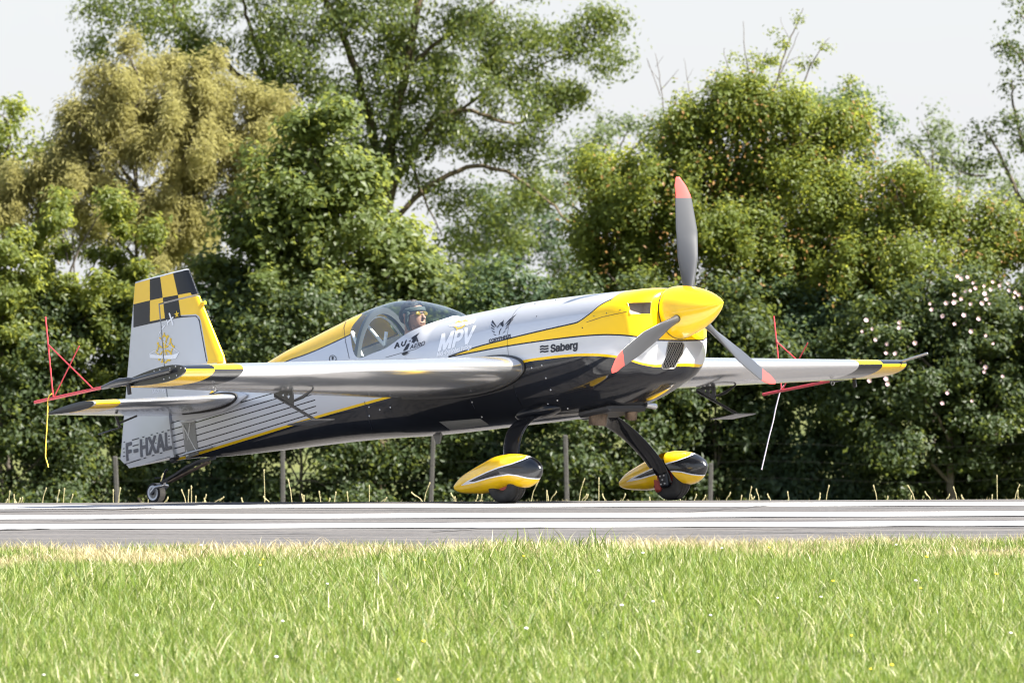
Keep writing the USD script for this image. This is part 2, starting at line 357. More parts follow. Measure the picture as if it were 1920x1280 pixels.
def fus_normal(p):
    e = 2e-3; g = lambda dx: inside(p[:, 0] + dx[0], p[:, 1] + dx[1], p[:, 2] + dx[2])
    n = np.stack([g(np.eye(3)[k] * e) - g(-np.eye(3)[k] * e) for k in range(3)], -1)
    return n / (np.linalg.norm(n, axis=1, keepdims=True) + 1e-12)

NS, NT = 300, 144
S_ = np.concatenate([np.linspace(0.47, 0.75, 40), np.linspace(0.75, 5.93, NS)[1:]])
RG = np.array([ring(s, NT) for s in S_])
_r0 = RG[0]; _c0 = np.array([0.47, 0.0, -0.10])             # the blunt front of the cowling
_cap = [np.column_stack([np.full(NT, 0.47 - .004 * (1 - k * k)), (_c0 + k * (_r0 - _c0))[:, 1:]]) for k in np.linspace(.04, .99, 36)]
NCAP = len(_cap); RG = np.concatenate([np.array(_cap), RG])
FV, FF = loft(RG, True, True)
FF = FF[:, ::-1] if False else FF
FP = FV.copy()                                              # (s, y, z)
def line(pts):
    """a paint line z(s) measured on the near side"""
    q = on_fus([p[0] for p in pts], [p[1] for p in pts]); o = np.argsort(q[:, 0]); q = q[o]
    keep = np.concatenate([[True], np.diff(q[:, 0]) > 1e-3]); q = q[keep]
    f = PI_(q[:, 0], q[:, 2], extrapolate=False)
    def at(s):
        s = np.asarray(s, float); v = f(np.clip(s, q[0, 0], q[-1, 0]))
        sl0 = (q[1, 2] - q[0, 2]) / (q[1, 0] - q[0, 0]); sl1 = (q[-1, 2] - q[-2, 2]) / (q[-1, 0] - q[-2, 0])
        return v + np.where(s < q[0, 0], (s - q[0, 0]) * sl0, 0) + np.where(s > q[-1, 0], (s - q[-1, 0]) * sl1, 0)
    at.range = (q[0, 0], q[-1, 0])
    return at
zA = line([(839, 669), (909, 646), (997, 624), (1078, 605.6), (1106, 588), (1128, 570.6), (1150, 560)])
zB = line([(839, 669.5), (863, 665), (940, 650.5), (1003, 640.6), (1062, 633), (1106, 628.6), (1150, 627.5), (1215, 634), (1255, 636.5), (1277, 638)])
zC = line([(372, 851), (500, 812), (587, 785), (679, 759), (986, 678), (1019, 673), (1080, 667), (1124, 667), (1172, 673.4), (1216, 685.5), (1237, 687.5), (1262, 686)])
zD = line([(547, 673), (656, 627.5), (664, 623)])
sA0 = float(on_fus(839, 669)[0, 0])
s, yv, zv = FP.T
A = zA(s); Bz = zB(s); front = s < float(on_fus(1150, 560)[0, 0])
tongue = 0.145 + 0.35 * (s - 0.80)                         # where the silver on top of the cowling ends
A = np.where(front, np.maximum(zA(float(on_fus(1150, 560)[0, 0])) , 0) + 0.0 * s, A)
fa = zv - A                                                # > 0: silver above the yellow band
fa = np.where(front, np.minimum(fa, (s - 0.78) * 0.35), fa)
fb = zv - Bz
fa = np.where(s > sA0, fb + 0.05 * 0, fa)
band = np.clip((sA0 - s) / 0.02, 0, 1)                     # the band ends in a point
fc = zv - zC(s)
fd = np.where(s > 3.40, zv - zD(s), -1.0)
lines = [[(366, 779.5), (440, 757.5), (487, 744)], [(372, 790), (517, 747)], [(372, 802), (527, 756)], [(372, 816), (585, 752)], [(372, 827.5), (617, 754)], [(372, 840), (650, 756)]]
L0, L5 = line(lines[0]), line(lines[5])
fl = (zv - L0(s)) / (L5(s) - L0(s)) * 5.0                  # 0 .. 5 on the six thin lines
lw = 0.5 * 0.0085 / np.abs((L5(s) - L0(s)) / 5.0)          # half a line's width in those units
flw = np.where((s > 4.0), lw, -1.0)
mat('livery', {
    'a': ('attribute', {'attribute': 'fa'}), 'b': ('attribute', {'attribute': 'fb'}), 'c': ('attribute', {'attribute': 'fc'}), 'd': ('attribute', {'attribute': 'fd'}),
    'l': ('attribute', {'attribute': 'fl'}), 'lw': ('attribute', {'attribute': 'flw'}), 'bd': ('attribute', {'attribute': 'band'}),
    'a0': ('math', {'math_type': 'less_than', 'value2': 0.0}), 'b0': ('math', {'math_type': 'greater_than', 'value2': 0.0}),
    'ab': ('math', {'math_type': 'multiply'}), 'abd': ('math', {'math_type': 'multiply'}), 'bd0': ('math', {'math_type': 'greater_than', 'value2': 0.5}),
    'al': ('math', {'math_type': 'compare', 'value2': 0.0, 'value3': 0.0055}), 'bl': ('math', {'math_type': 'compare', 'value2': 0.0, 'value3': 0.0055}),
    'ale': ('math', {'math_type': 'maximum'}), 'alb': ('math', {'math_type': 'multiply'}),
    'd0': ('math', {'math_type': 'greater_than', 'value2': 0.0}), 'dl': ('math', {'math_type': 'compare', 'value2': 0.0, 'value3': 0.006}),
    'c0': ('math', {'math_type': 'less_than', 'value2': 0.0}), 'cl': ('math', {'math_type': 'compare', 'value2': 0.006, 'value3': 0.0095}),
    'fr': ('math', {'math_type': 'pingpong', 'value2': 0.5}), 'fr1': ('math', {'math_type': 'less_than'}),
    'g0': ('math', {'math_type': 'greater_than', 'value2': -0.4}), 'g1': ('math', {'math_type': 'less_than', 'value2': 5.4}), 'gg': ('math', {'math_type': 'multiply'}), 'ln': ('math', {'math_type': 'multiply'}),
    'm1': ('mix', {'color1': (.56, .57, .60), 'color2': YEL}), 'm2': ('mix', {'color2': YEL}), 'm3': ('mix', {'color2': BLK}), 'm4': ('mix', {'color2': BLK}),
    'm5': ('mix', {'color2': BLK}), 'm6': ('mix', {'color2': BLK}), 'm7': ('mix', {'color2': YEL}),
    'dark': ('math', {'math_type': 'maximum'}), 'mt': ('math', {'math_type': 'multiply', 'value2': 0.45}), 'dk2': ('math', {'math_type': 'maximum'}), 'inv': ('math', {'math_type': 'subtract', 'value1': 1.0}),
    'tc': ('texture_coordinate', {}), 'nz': ('noise_texture', {'scale': 2.2, 'detail': 2.0}), 'bp': ('bump', {'strength': 0.05, 'distance': 0.05}),
    'p': ('principled_bsdf', {'roughness': 0.27, 'coat_weight': 0.85, 'coat_roughness': 0.03, 'specular_ior_level': 0.05})},
    [('a.fac', 'a0.value1'), ('b.fac', 'b0.value1'), ('a0.value', 'ab.value1'), ('b0.value', 'ab.value2'), ('bd.fac', 'bd0.value1'), ('ab.value', 'abd.value1'), ('bd0.value', 'abd.value2'),
     ('a.fac', 'al.value1'), ('b.fac', 'bl.value1'), ('al.value', 'ale.value1'), ('bl.value', 'ale.value2'), ('ale.value', 'alb.value1'), ('bd0.value', 'alb.value2'),
     ('d.fac', 'd0.value1'), ('d.fac', 'dl.value1'), ('c.fac', 'c0.value1'), ('c.fac', 'cl.value1'),
     ('l.fac', 'fr.value1'), ('fr.value', 'fr1.value1'), ('lw.fac', 'fr1.value2'), ('l.fac', 'g0.value1'), ('l.fac', 'g1.value1'), ('g0.value', 'gg.value1'), ('g1.value', 'gg.value2'), ('gg.value', 'ln.value1'), ('fr1.value', 'ln.value2'),
     ('abd.value', 'm1.fac'), ('m1.color', 'm2.color1'), ('d0.value', 'm2.fac'), ('m2.color', 'm3.color1'), ('alb.value', 'm3.fac'), ('m3.color', 'm4.color1'), ('dl.value', 'm4.fac'),
     ('m4.color', 'm5.color1'), ('ln.value', 'm5.fac'), ('m5.color', 'm6.color1'), ('c0.value', 'm6.fac'), ('m6.color', 'm7.color1'), ('cl.value', 'm7.fac'), ('m7.color', 'p.base_color'), ('abd.value', 'dark.value1'), ('d0.value', 'dark.value2'), ('dark.value', 'dk2.value1'), ('c0.value', 'dk2.value2'), ('dk2.value', 'inv.value2'), ('inv.value', 'mt.value1'), ('mt.value', 'p.metallic'),
     ('tc.object', 'nz.vector'), ('nz.fac', 'bp.height'), ('bp.normal', 'p.coat_normal')])
ATT = dict(fa=fa, fb=fb, fc=fc, fd=fd, fl=fl, flw=flw, band=band)

# normals of the whole form, then cut into cowling, fuselage and canopy
def vnorm(V, F):
    n = np.zeros_like(V); c = np.cross(V[F[:, 1]] - V[F[:, 0]], V[F[:, 2]] - V[F[:, 0]])
    for k in range(3): np.add.at(n, F[:, k], c)
    return n / (np.linalg.norm(n, axis=1, keepdims=True) + 1e-12)
FBV = B(FV)
_n0 = vnorm(FBV, FF)
_mid = (NCAP + len(S_) // 2) * NT + NT // 4                          # a point on the right flank: its normal must point to -y
if _n0[_mid][1] > 0: FF = FF[:, ::-1]; _n0 = -_n0
def clip(V, F, data, f):
    """the part of the mesh where f >= 0; data = list of per-vertex arrays carried along"""
    V = np.asarray(V); keep = f >= 0; cnt = keep[F].sum(1)
    newV, newD, memo = list(V), [list(d) for d in data], {}
    def cutp(i, j):
        k = (min(i, j), max(i, j))
        if k not in memo:
            t = f[i] / (f[i] - f[j]); memo[k] = len(newV); newV.append(V[i] + t * (V[j] - V[i]))
            for d in newD: d.append(d[i] + t * (d[j] - d[i]))
        return memo[k]
    out = [F[cnt == 3]]; ex = []
    for tri in F[(cnt == 1) | (cnt == 2)]:
        k = keep[tri]
        if k.sum() == 1:
            i = int(np.argmax(k)); a, b, c = tri[i], tri[(i + 1) % 3], tri[(i + 2) % 3]; ex.append((a, cutp(a, b), cutp(a, c)))
        else:
            i = int(np.argmin(k)); a, b, c = tri[i], tri[(i + 1) % 3], tri[(i + 2) % 3]; p, q = cutp(a, b), cutp(a, c)
            ex += [(p, b, c), (p, c, q)]
    F2 = np.vstack(out + ([np.array(ex)] if ex else []))
    V2 = np.array(newV); D2 = [np.array(d) for d in newD]
    u, inv = np.unique(F2, return_inverse=True)
    return V2[u], inv.reshape(F2.shape), [d[u] for d in D2]
# outline of the clear canopy on the near side, as a closed curve in (s, z); the far side mirrors it
CE = on_fus([845, 828, 790, 767, 744, 734, 723, 697, 669, 662, 658, 658, 664], [592, 600, 611, 624, 638, 643, 655, 662, 670, 658, 635, 618, 607])
CE = np.vstack([[2.70, 0, 0.50], [2.66, 0, 0.322], CE, [3.715, 0, 0.505], [3.78, 0, 0.70], [2.70, 0, 0.9]])[:, [0, 2]]
def poly_dist(P, poly):
    """signed distance to a closed polygon, > 0 inside"""
    a = poly; b = np.roll(poly, -1, 0); best = np.full(len(P), 1e9); ins = np.zeros(len(P), bool)
    for p, q in zip(a, b):
        d = q - p; t = np.clip(((P - p) @ d) / (d @ d + 1e-12), 0, 1); best = np.minimum(best, np.linalg.norm(P - p - t[:, None] * d, axis=1))
        c = (p[1] > P[:, 1]) != (q[1] > P[:, 1]); xi = p[0] + (P[:, 1] - p[1]) / (q[1] - p[1] + 1e-15) * d[0]; ins ^= c & (P[:, 0] < xi)
    return np.where(ins, best, -best)
from scipy.interpolate import splprep, splev
_t, _u = splprep(CE[1:-2].T, s=0.0004, k=3); CS = np.array(splev(np.linspace(0, 1, 90), _t)).T
CE2 = np.vstack([CS, CE[-2:], CE[:1]])
fcan = poly_dist(FV[:, [0, 2]], CE2)
AIR = thing('aerobatic_airplane', 'black, yellow and silver single-seat aerobatic airplane taxiing on the runway', 'airplane', mat=AIRM)
SEAM = 1.79
keys = list(ATT)
def cut(V, F, D, f): return clip(V, F, D, f)
base_data = [FP, _n0] + [ATT[k] for k in keys]
def put_part(name, V, F, D, material, parent=None, label=None):
    n = D[1] / (np.linalg.norm(D[1], axis=1, keepdims=True) + 1e-12)
    return obj(name, (V, F), material, parent or AIR, attrs={k: d for k, d in zip(keys, D[2:])}, normals=n, label=label)
# canopy glass
V, F, D = cut(FBV, FF, base_data, fcan)
can = obj('canopy', (V, F), LOOK['canopy_glass'], AIR, normals=D[1] / (np.linalg.norm(D[1], axis=1, keepdims=True) + 1e-12), label='clear bubble canopy over the pilot')
# the rest
V, F, D = cut(FBV, FF, base_data, -fcan)
Vc, Fc, Dc = cut(V, F, D, SEAM - 0.002 - D[0][:, 0])
# cheek inlets beside the spinner and the chin inlet below it are openings in the cowling, outlines in (y, z)
def yz(l):
    q = on_fus([p[0] for p in l], [p[1] for p in l]); return q[:, 1:], float(q[:, 0].min())
def rounded(P, r=0.012):
    g = PY([tuple(p) for p in P]).buffer(-r).buffer(r, 6); return np.array(g.exterior.coords)[:-1]
PY = Polygon
q1, sA1 = yz([(1176, 567.5), (1222, 566), (1220, 590), (1181, 590)]); q1 = rounded(q1, .008); q2 = q1 * np.array([-1, 1])
q3, sC1 = yz([(1253, 641), (1284, 640.5), (1279, 664), (1263, 691), (1238, 691), (1249, 663)]); q3 = rounded(q3, .02)
INL = [q1, q2, q3]
for q in INL:
    fr = -poly_dist(Dc[0][:, 1:], q); fr = np.where(Dc[0][:, 0] < 0.95, fr, 1.0)
    Vc, Fc, Dc = cut(Vc, Fc, Dc, fr)
cowl = put_part('engine_cowling', Vc, Fc, Dc, LOOK['livery'], label='yellow and silver engine cowling with black belly')
Vf, Ff, Df = cut(V, F, D, D[0][:, 0] - SEAM - 0.002)
fus = put_part('fuselage', Vf, Ff, Df, LOOK['livery'])
# ducts behind the openings
def fus_x(y, z):
    """front surface station for given y, z"""
    ss = np.linspace(0.47, 1.6, 500); g = inside(ss[None], np.asarray(y)[:, None], np.asarray(z)[:, None]) < 0
    return np.where(g.any(1), ss[g.argmax(1)], 0.8)
def duct(q, depth, lip=0.004):
    c = q.mean(0); s0_ = fus_x(q[:, 0], q[:, 1])
    r = [np.column_stack([s0_ + .001, c + (q - c) * 1.03]), np.column_stack([s0_ * .5 + s0_.mean() * .5 + depth, c + (q - c) * .9])]
    return loft(r, False, True)
for q in INL[:2]: obj('air_inlet', body(duct(q, .05)), LOOK['inlet_dark'], AIR)
obj('air_inlet', body(duct(INL[2], .10)), LOOK['dark_interior'], AIR, label='chin air inlet behind wire mesh under the spinner')
for q in INL[:2]:
    qq = np.vstack([q, q[:2]]); obj('inlet_lip', body(tube(np.column_stack([fus_x(qq[:, 0], qq[:, 1]), qq]), 0.005, 6)), LOOK['yellow_paint'], AIR, smooth=True)
# the wire mesh over the chin inlet follows the cowling
wires = []; q3p = PY([tuple(p) for p in INL[2]]); cx_, cz_ = INL[2].mean(0)
for sgn in (1, -1):
    for k in np.arange(-16, 17):
        t = np.linspace(-0.3, 0.3, 60); L_ = LineString(np.column_stack([cx_ + k * 0.024 + t * 0.75, cz_ + sgn * t])).intersection(q3p)
        if L_.is_empty or L_.length < .01 or L_.geom_type != 'LineString': continue
        pp = np.array([L_.interpolate(x, True).coords[0] for x in np.linspace(0, 1, 12)]); wires.append(tube(np.column_stack([fus_x(pp[:, 0], pp[:, 1]) + 0.004, pp]), 0.0019, 4))
rim = np.vstack([INL[2], INL[2][:2]]); wires.append(tube(np.column_stack([fus_x(rim[:, 0], rim[:, 1]) - 0.001, rim]), 0.005, 6))
obj('inlet_mesh', body(cat(*wires)), LOOK['mesh_wire'], AIR, smooth=True)

# decals: flat print on the skin; shapes are given in pixels of the photograph's near side and laid on the surface
def lay(poly, surf, lift=0.0015, size=3.0):
    """shapely polygon in picture pixels -> mesh on the surface surf(px, py)"""
    out = []
    for g in getattr(poly, 'geoms', [poly]):
        if g.is_empty or g.area < 0.3: continue
        v, f = trimesh.creation.triangulate_polygon(g.buffer(0), engine='earcut')
        v3 = np.column_stack([v, np.zeros(len(v))]); v3, f = trimesh.remesh.subdivide_to_size(v3, f, size, max_iter=12)
        p, n = surf(v3[:, 0], v3[:, 1]); out.append((p + n * lift, f))
    V, F = cat(*out); V = B(V)
    n = np.cross(V[F[:, 1]] - V[F[:, 0]], V[F[:, 2]] - V[F[:, 0]])
    F = np.where((n[:, 1] > 0)[:, None], F[:, ::-1], F)
    return V, F
def s_fus(px, py):
    p = on_fus(px, py); return p, fus_normal(p)
def text_poly(txt, bold=False):
    """the outline of a line of lettering, capitals 1 high, from the origin"""
    m = meshkit.text_mesh(txt, 1.0, 0.01, bold)
    up = m.face_normals[:, 2] > 0.9
    P = unary_union([Polygon(m.vertices[t][:, :2]).buffer(0.002) for t in m.faces[up]])
    return P.buffer(-0.002).simplify(0.004)
def set_text(txt, p0, p1, h, bold=False, slant=0.0, spacing=None):
    """lettering whose baseline runs from pixel p0 to p1, h = (dx, dy) of a capital's height"""
    P = text_poly(txt, bold); x0, _, x1, _ = P.bounds
    ux, uy = (p1[0] - p0[0]) / (x1 - x0), (p1[1] - p0[1]) / (x1 - x0)
    return affinity.affine_transform(P, [ux, h[0] + slant, uy, h[1], p0[0] - x0 * ux, p0[1] - x0 * uy])
def pen(pts, w, cap=1): return LineString(pts).buffer(w / 2, cap_style=cap)

# lettering and emblems on the flank
dk, wh, ye = [], [], []
wh += [set_text('MPV', (822, 657), (885, 641), (1, -29.5), True, 6).buffer(0.9)]
wh += [set_text('Midi-Pyrénées Voltige', (819, 668.5), (884, 653), (0.3, -8.2), False, 0.6).buffer(0.25)]
wh += [PY([(841, 610), (893, 598), (888, 606), (874, 610), (846, 612.5)])]
ye += [pen([(853, 612), (858, 615.5), (857, 619.5)], 2.0), pen([(872, 609), (866, 614), (858, 616)], 2.0), pen([(855, 605.5), (860, 602), (866, 604), (872, 600.5), (878, 602)], 1.2), pen([(860, 602), (862, 605.5)], 1.2), pen([(873, 600), (875, 603)], 1.2)]
tA = lambda x, y, w, h: unary_union([pen([(x, y), (x + w * .62, y - h)], 2.6, 2), pen([(x + w * .62, y - h), (x + w, y - h * .18)], 2.6, 2), pen([(x + w * .25, y - h * .36), (x + w * .85, y - h * .5)], 2.0, 2)])
dk += [tA(740, 653.5, 8.5, 11.5), pen([(754.5, 641), (753, 646), (755, 648.5), (758.5, 646.8), (762, 638)], 2.4)]
dk += [tA(775.5, 643, 8.5, 11), PY([(772, 632.5), (787, 623.5), (780, 633), (774.5, 641.5), (771.5, 642.5), (774, 636), (771.5, 635.5)]), PY([(767.5, 639), (771, 637), (770, 640), (766.5, 640.5)]),
       PY([(763.5, 645), (768.5, 642.5), (767.5, 648), (764, 655), (757, 658.5), (756, 657)])]
dk += [set_text('AERO', (768.5, 654.5), (796, 646.5), (1.2, -7.6), False, 0.8).buffer(0.2)]
dk += [set_text('CORYPHEUS', (917, 642.5), (957.5, 632.5), (0.5, -6.2), False).buffer(0.35)]
def fx(l): return PY([(900 + x * 90 / 1646, 580 + y * 70 / 1280) for x, y in l])
dk += [fx([(405, 440), (440, 360), (575, 585), (555, 600)]), fx([(385, 495), (510, 600), (490, 628), (385, 545)]), fx([(378, 600), (500, 680), (497, 708), (400, 655)]), fx([(395, 705), (515, 775), (512, 802), (435, 765)]), fx([(455, 825), (565, 885), (555, 900), (485, 868)]),
       fx([(590, 660), (610, 580), (690, 470), (780, 410), (822, 350), (808, 440), (815, 540), (785, 612), (765, 580), (705, 540), (715, 480), (660, 540)]), fx([(650, 880), (660, 760), (700, 680), (740, 630), (735, 670), (690, 750), (665, 870)]),
       fx([(855, 520), (1020, 330), (1275, 150), (1130, 300), (900, 490)]), fx([(920, 515), (1010, 420), (1165, 295), (1110, 380), (940, 510)]), fx([(885, 600), (950, 510), (1080, 420), (1010, 510), (890, 605)]), fx([(845, 710), (900, 640), (995, 555), (930, 650)]), fx([(765, 840), (830, 760), (900, 705), (840, 780)])]
for k in range(3):
    y = 650.2 + k * 4.9
    dk += [pen([(1012.5, y), (1017, y - 1.6), (1021.5, y - .6), (1028.5, y - 2.2)], 3.1, 2)]
dk += [set_text('Saberg', (1032.5, 660), (1082.5, 653), (0.4, -13.4), True).buffer(0.55)]
dk += [unary_union([PY([(624 + 7 * math.cos(a), 672.5 + 7 * math.sin(a)) for a in np.linspace(0, 2 * np.pi, 24)]).difference(PY([(624 + 5.8 * math.cos(a), 672.5 + 5.8 * math.sin(a)) for a in np.linspace(0, 2 * np.pi, 24)])), PY([(622, 668), (626, 668.5), (625, 675), (622, 674)])])]
obj('dark_lettering', lay(unary_union(dk), s_fus), LOOK['black_lettering'], fus)
obj('white_lettering', lay(unary_union(wh), s_fus), LOOK['white_lettering'], fus)
obj('yellow_emblem', lay(unary_union(ye), s_fus, 0.002), LOOK['yellow_lettering'], fus)
# panel seams and hatch lines
for l in ([(723, 670), (741, 665), (756, 660.5), (779, 654.5), (795, 646)], [(649, 602), (645, 615), (648, 640), (655, 672)], [(683, 752), (688, 775), (697, 805)], [(1100, 604), (1130, 594), (1160, 587.5), (1176, 584)], [(880, 745), (884, 754), (890, 766)]):
    obj('panel_seam', lay(pen(l, 0.9, 2), s_fus, 0.001, 6.0), LOOK['black_lettering'], fus)
obj('canopy_latch', lay(PY([(754, 664.5), (757, 661.5), (766, 658.5), (766, 662), (758, 666.5)]), s_fus, 0.008), LOOK['dark_steel'], fus)
for px, py in [(997, 689.5), (1016, 684.5), (1023.5, 708.5), (1032.5, 730.5), (1045, 750), (1064, 765), (1027, 757), (1006, 772), (885, 753.5), (692, 763), (712, 768), (692.5, 779.5), (732, 763.5), (903, 781)]:
    p, n = s_fus(np.array([px]), np.array([py])); m = trimesh.creation.icosphere(1, 0.0075)
    obj('fastener', body((np.array(m.vertices) * np.array([1, .5, 1]) + p + n * 0.002, m.faces)), LOOK['steel'], fus, smooth=True)
for px, py in [(1003.5, 569.5), (1042, 563), (1006.5, 593), (1092, 614.5), (1070, 608), (1047, 612), (1025, 617), (1114, 592.5), (1137.5, 587), (1163, 581), (1226, 581)]:
    p, n = s_fus(np.array([px]), np.array([py])); m = trimesh.creation.icosphere(1, 0.005)
    obj('fastener', body((np.array(m.vertices) * np.array([1, .5, 1]) + p + n * 0.001, m.faces)), LOOK['dark_steel'], cowl, smooth=True)
# lattice window in the tail
win = PY([(341, 791), (365, 789), (372, 851), (348, 859)])
obj('inspection_window', lay(win, s_fus, 0.0025), LOOK['hatch_grey'], fus)
for a, b_ in [((343.5, 796), (353, 854)), ((344, 798), (370, 847)), ((357, 793), (350, 855)), ((340, 792), (366, 789))]:
    q = on_fus([a[0], b_[0]], [a[1], b_[1]]); nn = fus_normal(q)
    obj('lattice_tube', body(tube(np.linspace(q[0] + nn[0] * .006, q[1] + nn[1] * .006, 4), 0.006, 6)), LOOK['tube_white'], fus, smooth=True)
# belly hatch, drain mast, venturi
obj('belly_panel', lay(PY([(823, 790), (900, 784), (913, 793), (916, 796), (845, 806)]), s_fus, 0.002), LOOK['hatch_grey'], fus)
q = on_y(np.array([812.5, 827.5, 824.0, 818.0]), np.array([813.5, 812.5, 831, 832]), 0.0)
obj('drain_mast', body(loft([[(a[0], y, a[2]) for a, y in ((q[0], -.012), (q[1], -.012), (q[1], .012), (q[0], .012))], [(a[0], y, a[2]) for a, y in ((q[3], -.006), (q[2], -.006), (q[2], .006), (q[3], .006))]])), LOOK['hatch_grey'], AIR)

# cockpit: floor tub, seat, roll hoop and frame tubes
tub = [[(ss, y, z) for y, z in ((-_w(ss) * .86, .16), (-_w(ss) * .80, -.20), (0, -.26), (_w(ss) * .80, -.20), (_w(ss) * .86, .16))] for ss in (2.62, 3.0, 3.4, 3.75)]
obj('cockpit_tub', body(loft(tub, False, False, closed=False)), LOOK['dark_interior'], AIR)
obj('seat', body(cat(rbox((3.42, 0, -0.04), (.06, .36, .50), .02), rbox((3.18, 0, -.15), (.40, .40, .08), .02))), LOOK['dark_interior'], AIR)
hoop = []
for ss in (3.60, 3.535):
    hoop.append([(ss - 0.10 * 0, y, z) for y, z in [(0.985 * r[1], _zm(3.57) + 0.975 * (r[2] - _zm(3.57))) for r in ring(3.57, 64)[:]] if True])
def hoop_ring(s0, k0, k1, w):
    r = ring(s0, 96); zm = float(_zm(s0)); up = [i for i in range(96) if r[i, 2] > 0.10]
    up.sort(key=lambda i: math.atan2(r[i, 2] - 0.1, r[i, 1])); R = []
    for i in up:
        y, z = r[i, 1], r[i, 2]; d = np.array([y, z - 0.05]); d1, d0 = d * k1, d * k0
        R.append([(s0 - w / 2, d0[0], .05 + d0[1]), (s0 + w / 2, d0[0], .05 + d0[1]), (s0 + w / 2, d1[0], .05 + d1[1]), (s0 - w / 2, d1[0], .05 + d1[1])])
    return loft(R)
obj('canopy_bow', body(hoop_ring(3.50, 0.88, 0.98, 0.035)), LOOK['dark_interior'], AIR)
obj('roll_hoop', body(hoop_ring(3.53, 0.845, 0.862, 0.02)), LOOK['tube_white'], AIR)
def cage(a, ya, b_, yb, r=0.013):
    p, q = on_y(*map(np.array, a), ya), on_y(*map(np.array, b_), yb)
    obj('cage_tube', body(tube(np.linspace(p, q, 4), r, 8)), LOOK['tube_white'], AIR, smooth=True)
cage((660, 622), -.25, (679, 668), -.27); cage((687, 608), .05, (671, 650), .1); cage((687, 608), .0, (721, 648), -.12); cage((724.5, 622), -.1, (721, 648), -.12)
obj('instrument_panel', body(rbox((2.78, 0, .20), (.03, .46, .20), .01)), LOOK['dark_interior'], AIR)
# ------------------------------------------------------------------ propeller and spinner
prof = [(-0.0015, 0.004)] + [(ss, 0.192 * (1 - (1 - min(ss, .46) / .46) ** 1.75) ** 0.78) for ss in (0.006, 0.018, 0.04, 0.08, 0.13, 0.19, 0.26, 0.33, 0.40, 0.45)] + [(0.462, 0.190), (0.466, 0.182), (0.56, 0.180)]
spn = obj('spinner', body(revolve(prof, 64)), LOOK['yellow_paint'], AIR, smooth=25)
obj('spinner_seam', body(xf(trimesh.creation.torus(.1905, .0035, 64, 6), np.array([[0, 0, 1], [1, 0, 0], [0, 1, 0]]), (.4635, 0, 0))), LOOK['dark_interior'], spn, smooth=True)
mat('blade_paint', {'a': ('attribute', {'attribute': 'rad'}), 'g': ('math', {'math_type': 'greater_than', 'value2': 0.825}), 'm': ('mix', {'color1': (0.035, 0.037, 0.042), 'color2': (0.50, 0.05, 0.04)}), 'p': ('principled_bsdf', {'roughness': 0.35, 'coat_weight': 0.5})},
    [('a.fac', 'g.value1'), ('g.value', 'm.fac'), ('m.color', 'p.base_color')])
PROP_S, PROP_R = 0.335, 0.978
def blade(phi):
    rings, rad = [], []
    for r in np.linspace(0.12, PROP_R, 40):
        k = (r - 0.12) / (PROP_R - 0.12)
        chord = np.interp(k, [0, .12, .3, .55, .8, .93, 1.0], [.07, .10, .150, .165, .135, .095, .03]); th = np.interp(k, [0, .15, .5, 1], [.065, .04, .018, .006])
        tw = math.radians(np.interp(k, [0, .2, .5, 1], [58, 42, 27, 17])); sweep = np.interp(k, [0, .5, .85, 1], [0, -.012, .0, .035])
        a = np.linspace(0, 2 * np.pi, 20, endpoint=False); u = chord * .5 * np.cos(a) + sweep; v = th * .5 * np.sin(a) * (1 - .35 * np.cos(a))
        st = PROP_S + u * math.sin(tw) + v * math.cos(tw); tang = u * math.cos(tw) - v * math.sin(tw)
        cy, cz = math.cos(phi), math.sin(phi)
        rings.append(np.stack([st, r * cy - tang * cz, r * cz + tang * cy], -1)); rad += [r] * 20
    v, f = loft(rings); rad += [0.12, PROP_R]
    return fix(body((v, f))), rad
for ph in (85, 205, 325):
    (v, f), rad = blade(math.radians(ph))
    obj('propeller_blade', (v, f), LOOK['blade_paint'], AIR, attrs={'rad': rad})

# ------------------------------------------------------------------ wings
def naca(x, t): return 5 * t * (.2969 * np.sqrt(x) - .126 * x - .3516 * x ** 2 + .2843 * x ** 3 - .1036 * x ** 4)
def sect(s0, c, y, zc, t, x0=0.0, x1=1.0, n=26):
    """closed section from x0 to x1 of the chord"""
    k = (1 - np.cos(np.linspace(0, np.pi / (2 if x0 == 0 else 1), n))) if x0 == 0 else (1 - np.cos(np.linspace(0, np.pi, n))) / 2
    x = x0 + (x1 - x0) * k
    yt = naca(np.clip(x, 0, 1), t) * c
    up = np.stack([s0 + c * x, np.full(n, y), zc + yt], -1); lo = np.stack([s0 + c * x, np.full(n, y), zc - yt], -1)
    return np.vstack([up[::-1], lo[1:] if x0 == 0 else lo])
Y_ROOT, Y_TIP = 0.30, 3.745
def wdim(ya):
    k = (ya - 0.40) / (Y_TIP - 0.40)
    return 1.644 + 0.036 * k, 1.46 + (0.752 - 1.46) * k, np.interp(k, [0, 1], [.168, .150])   # leading edge, chord, thickness
ZW = -0.197
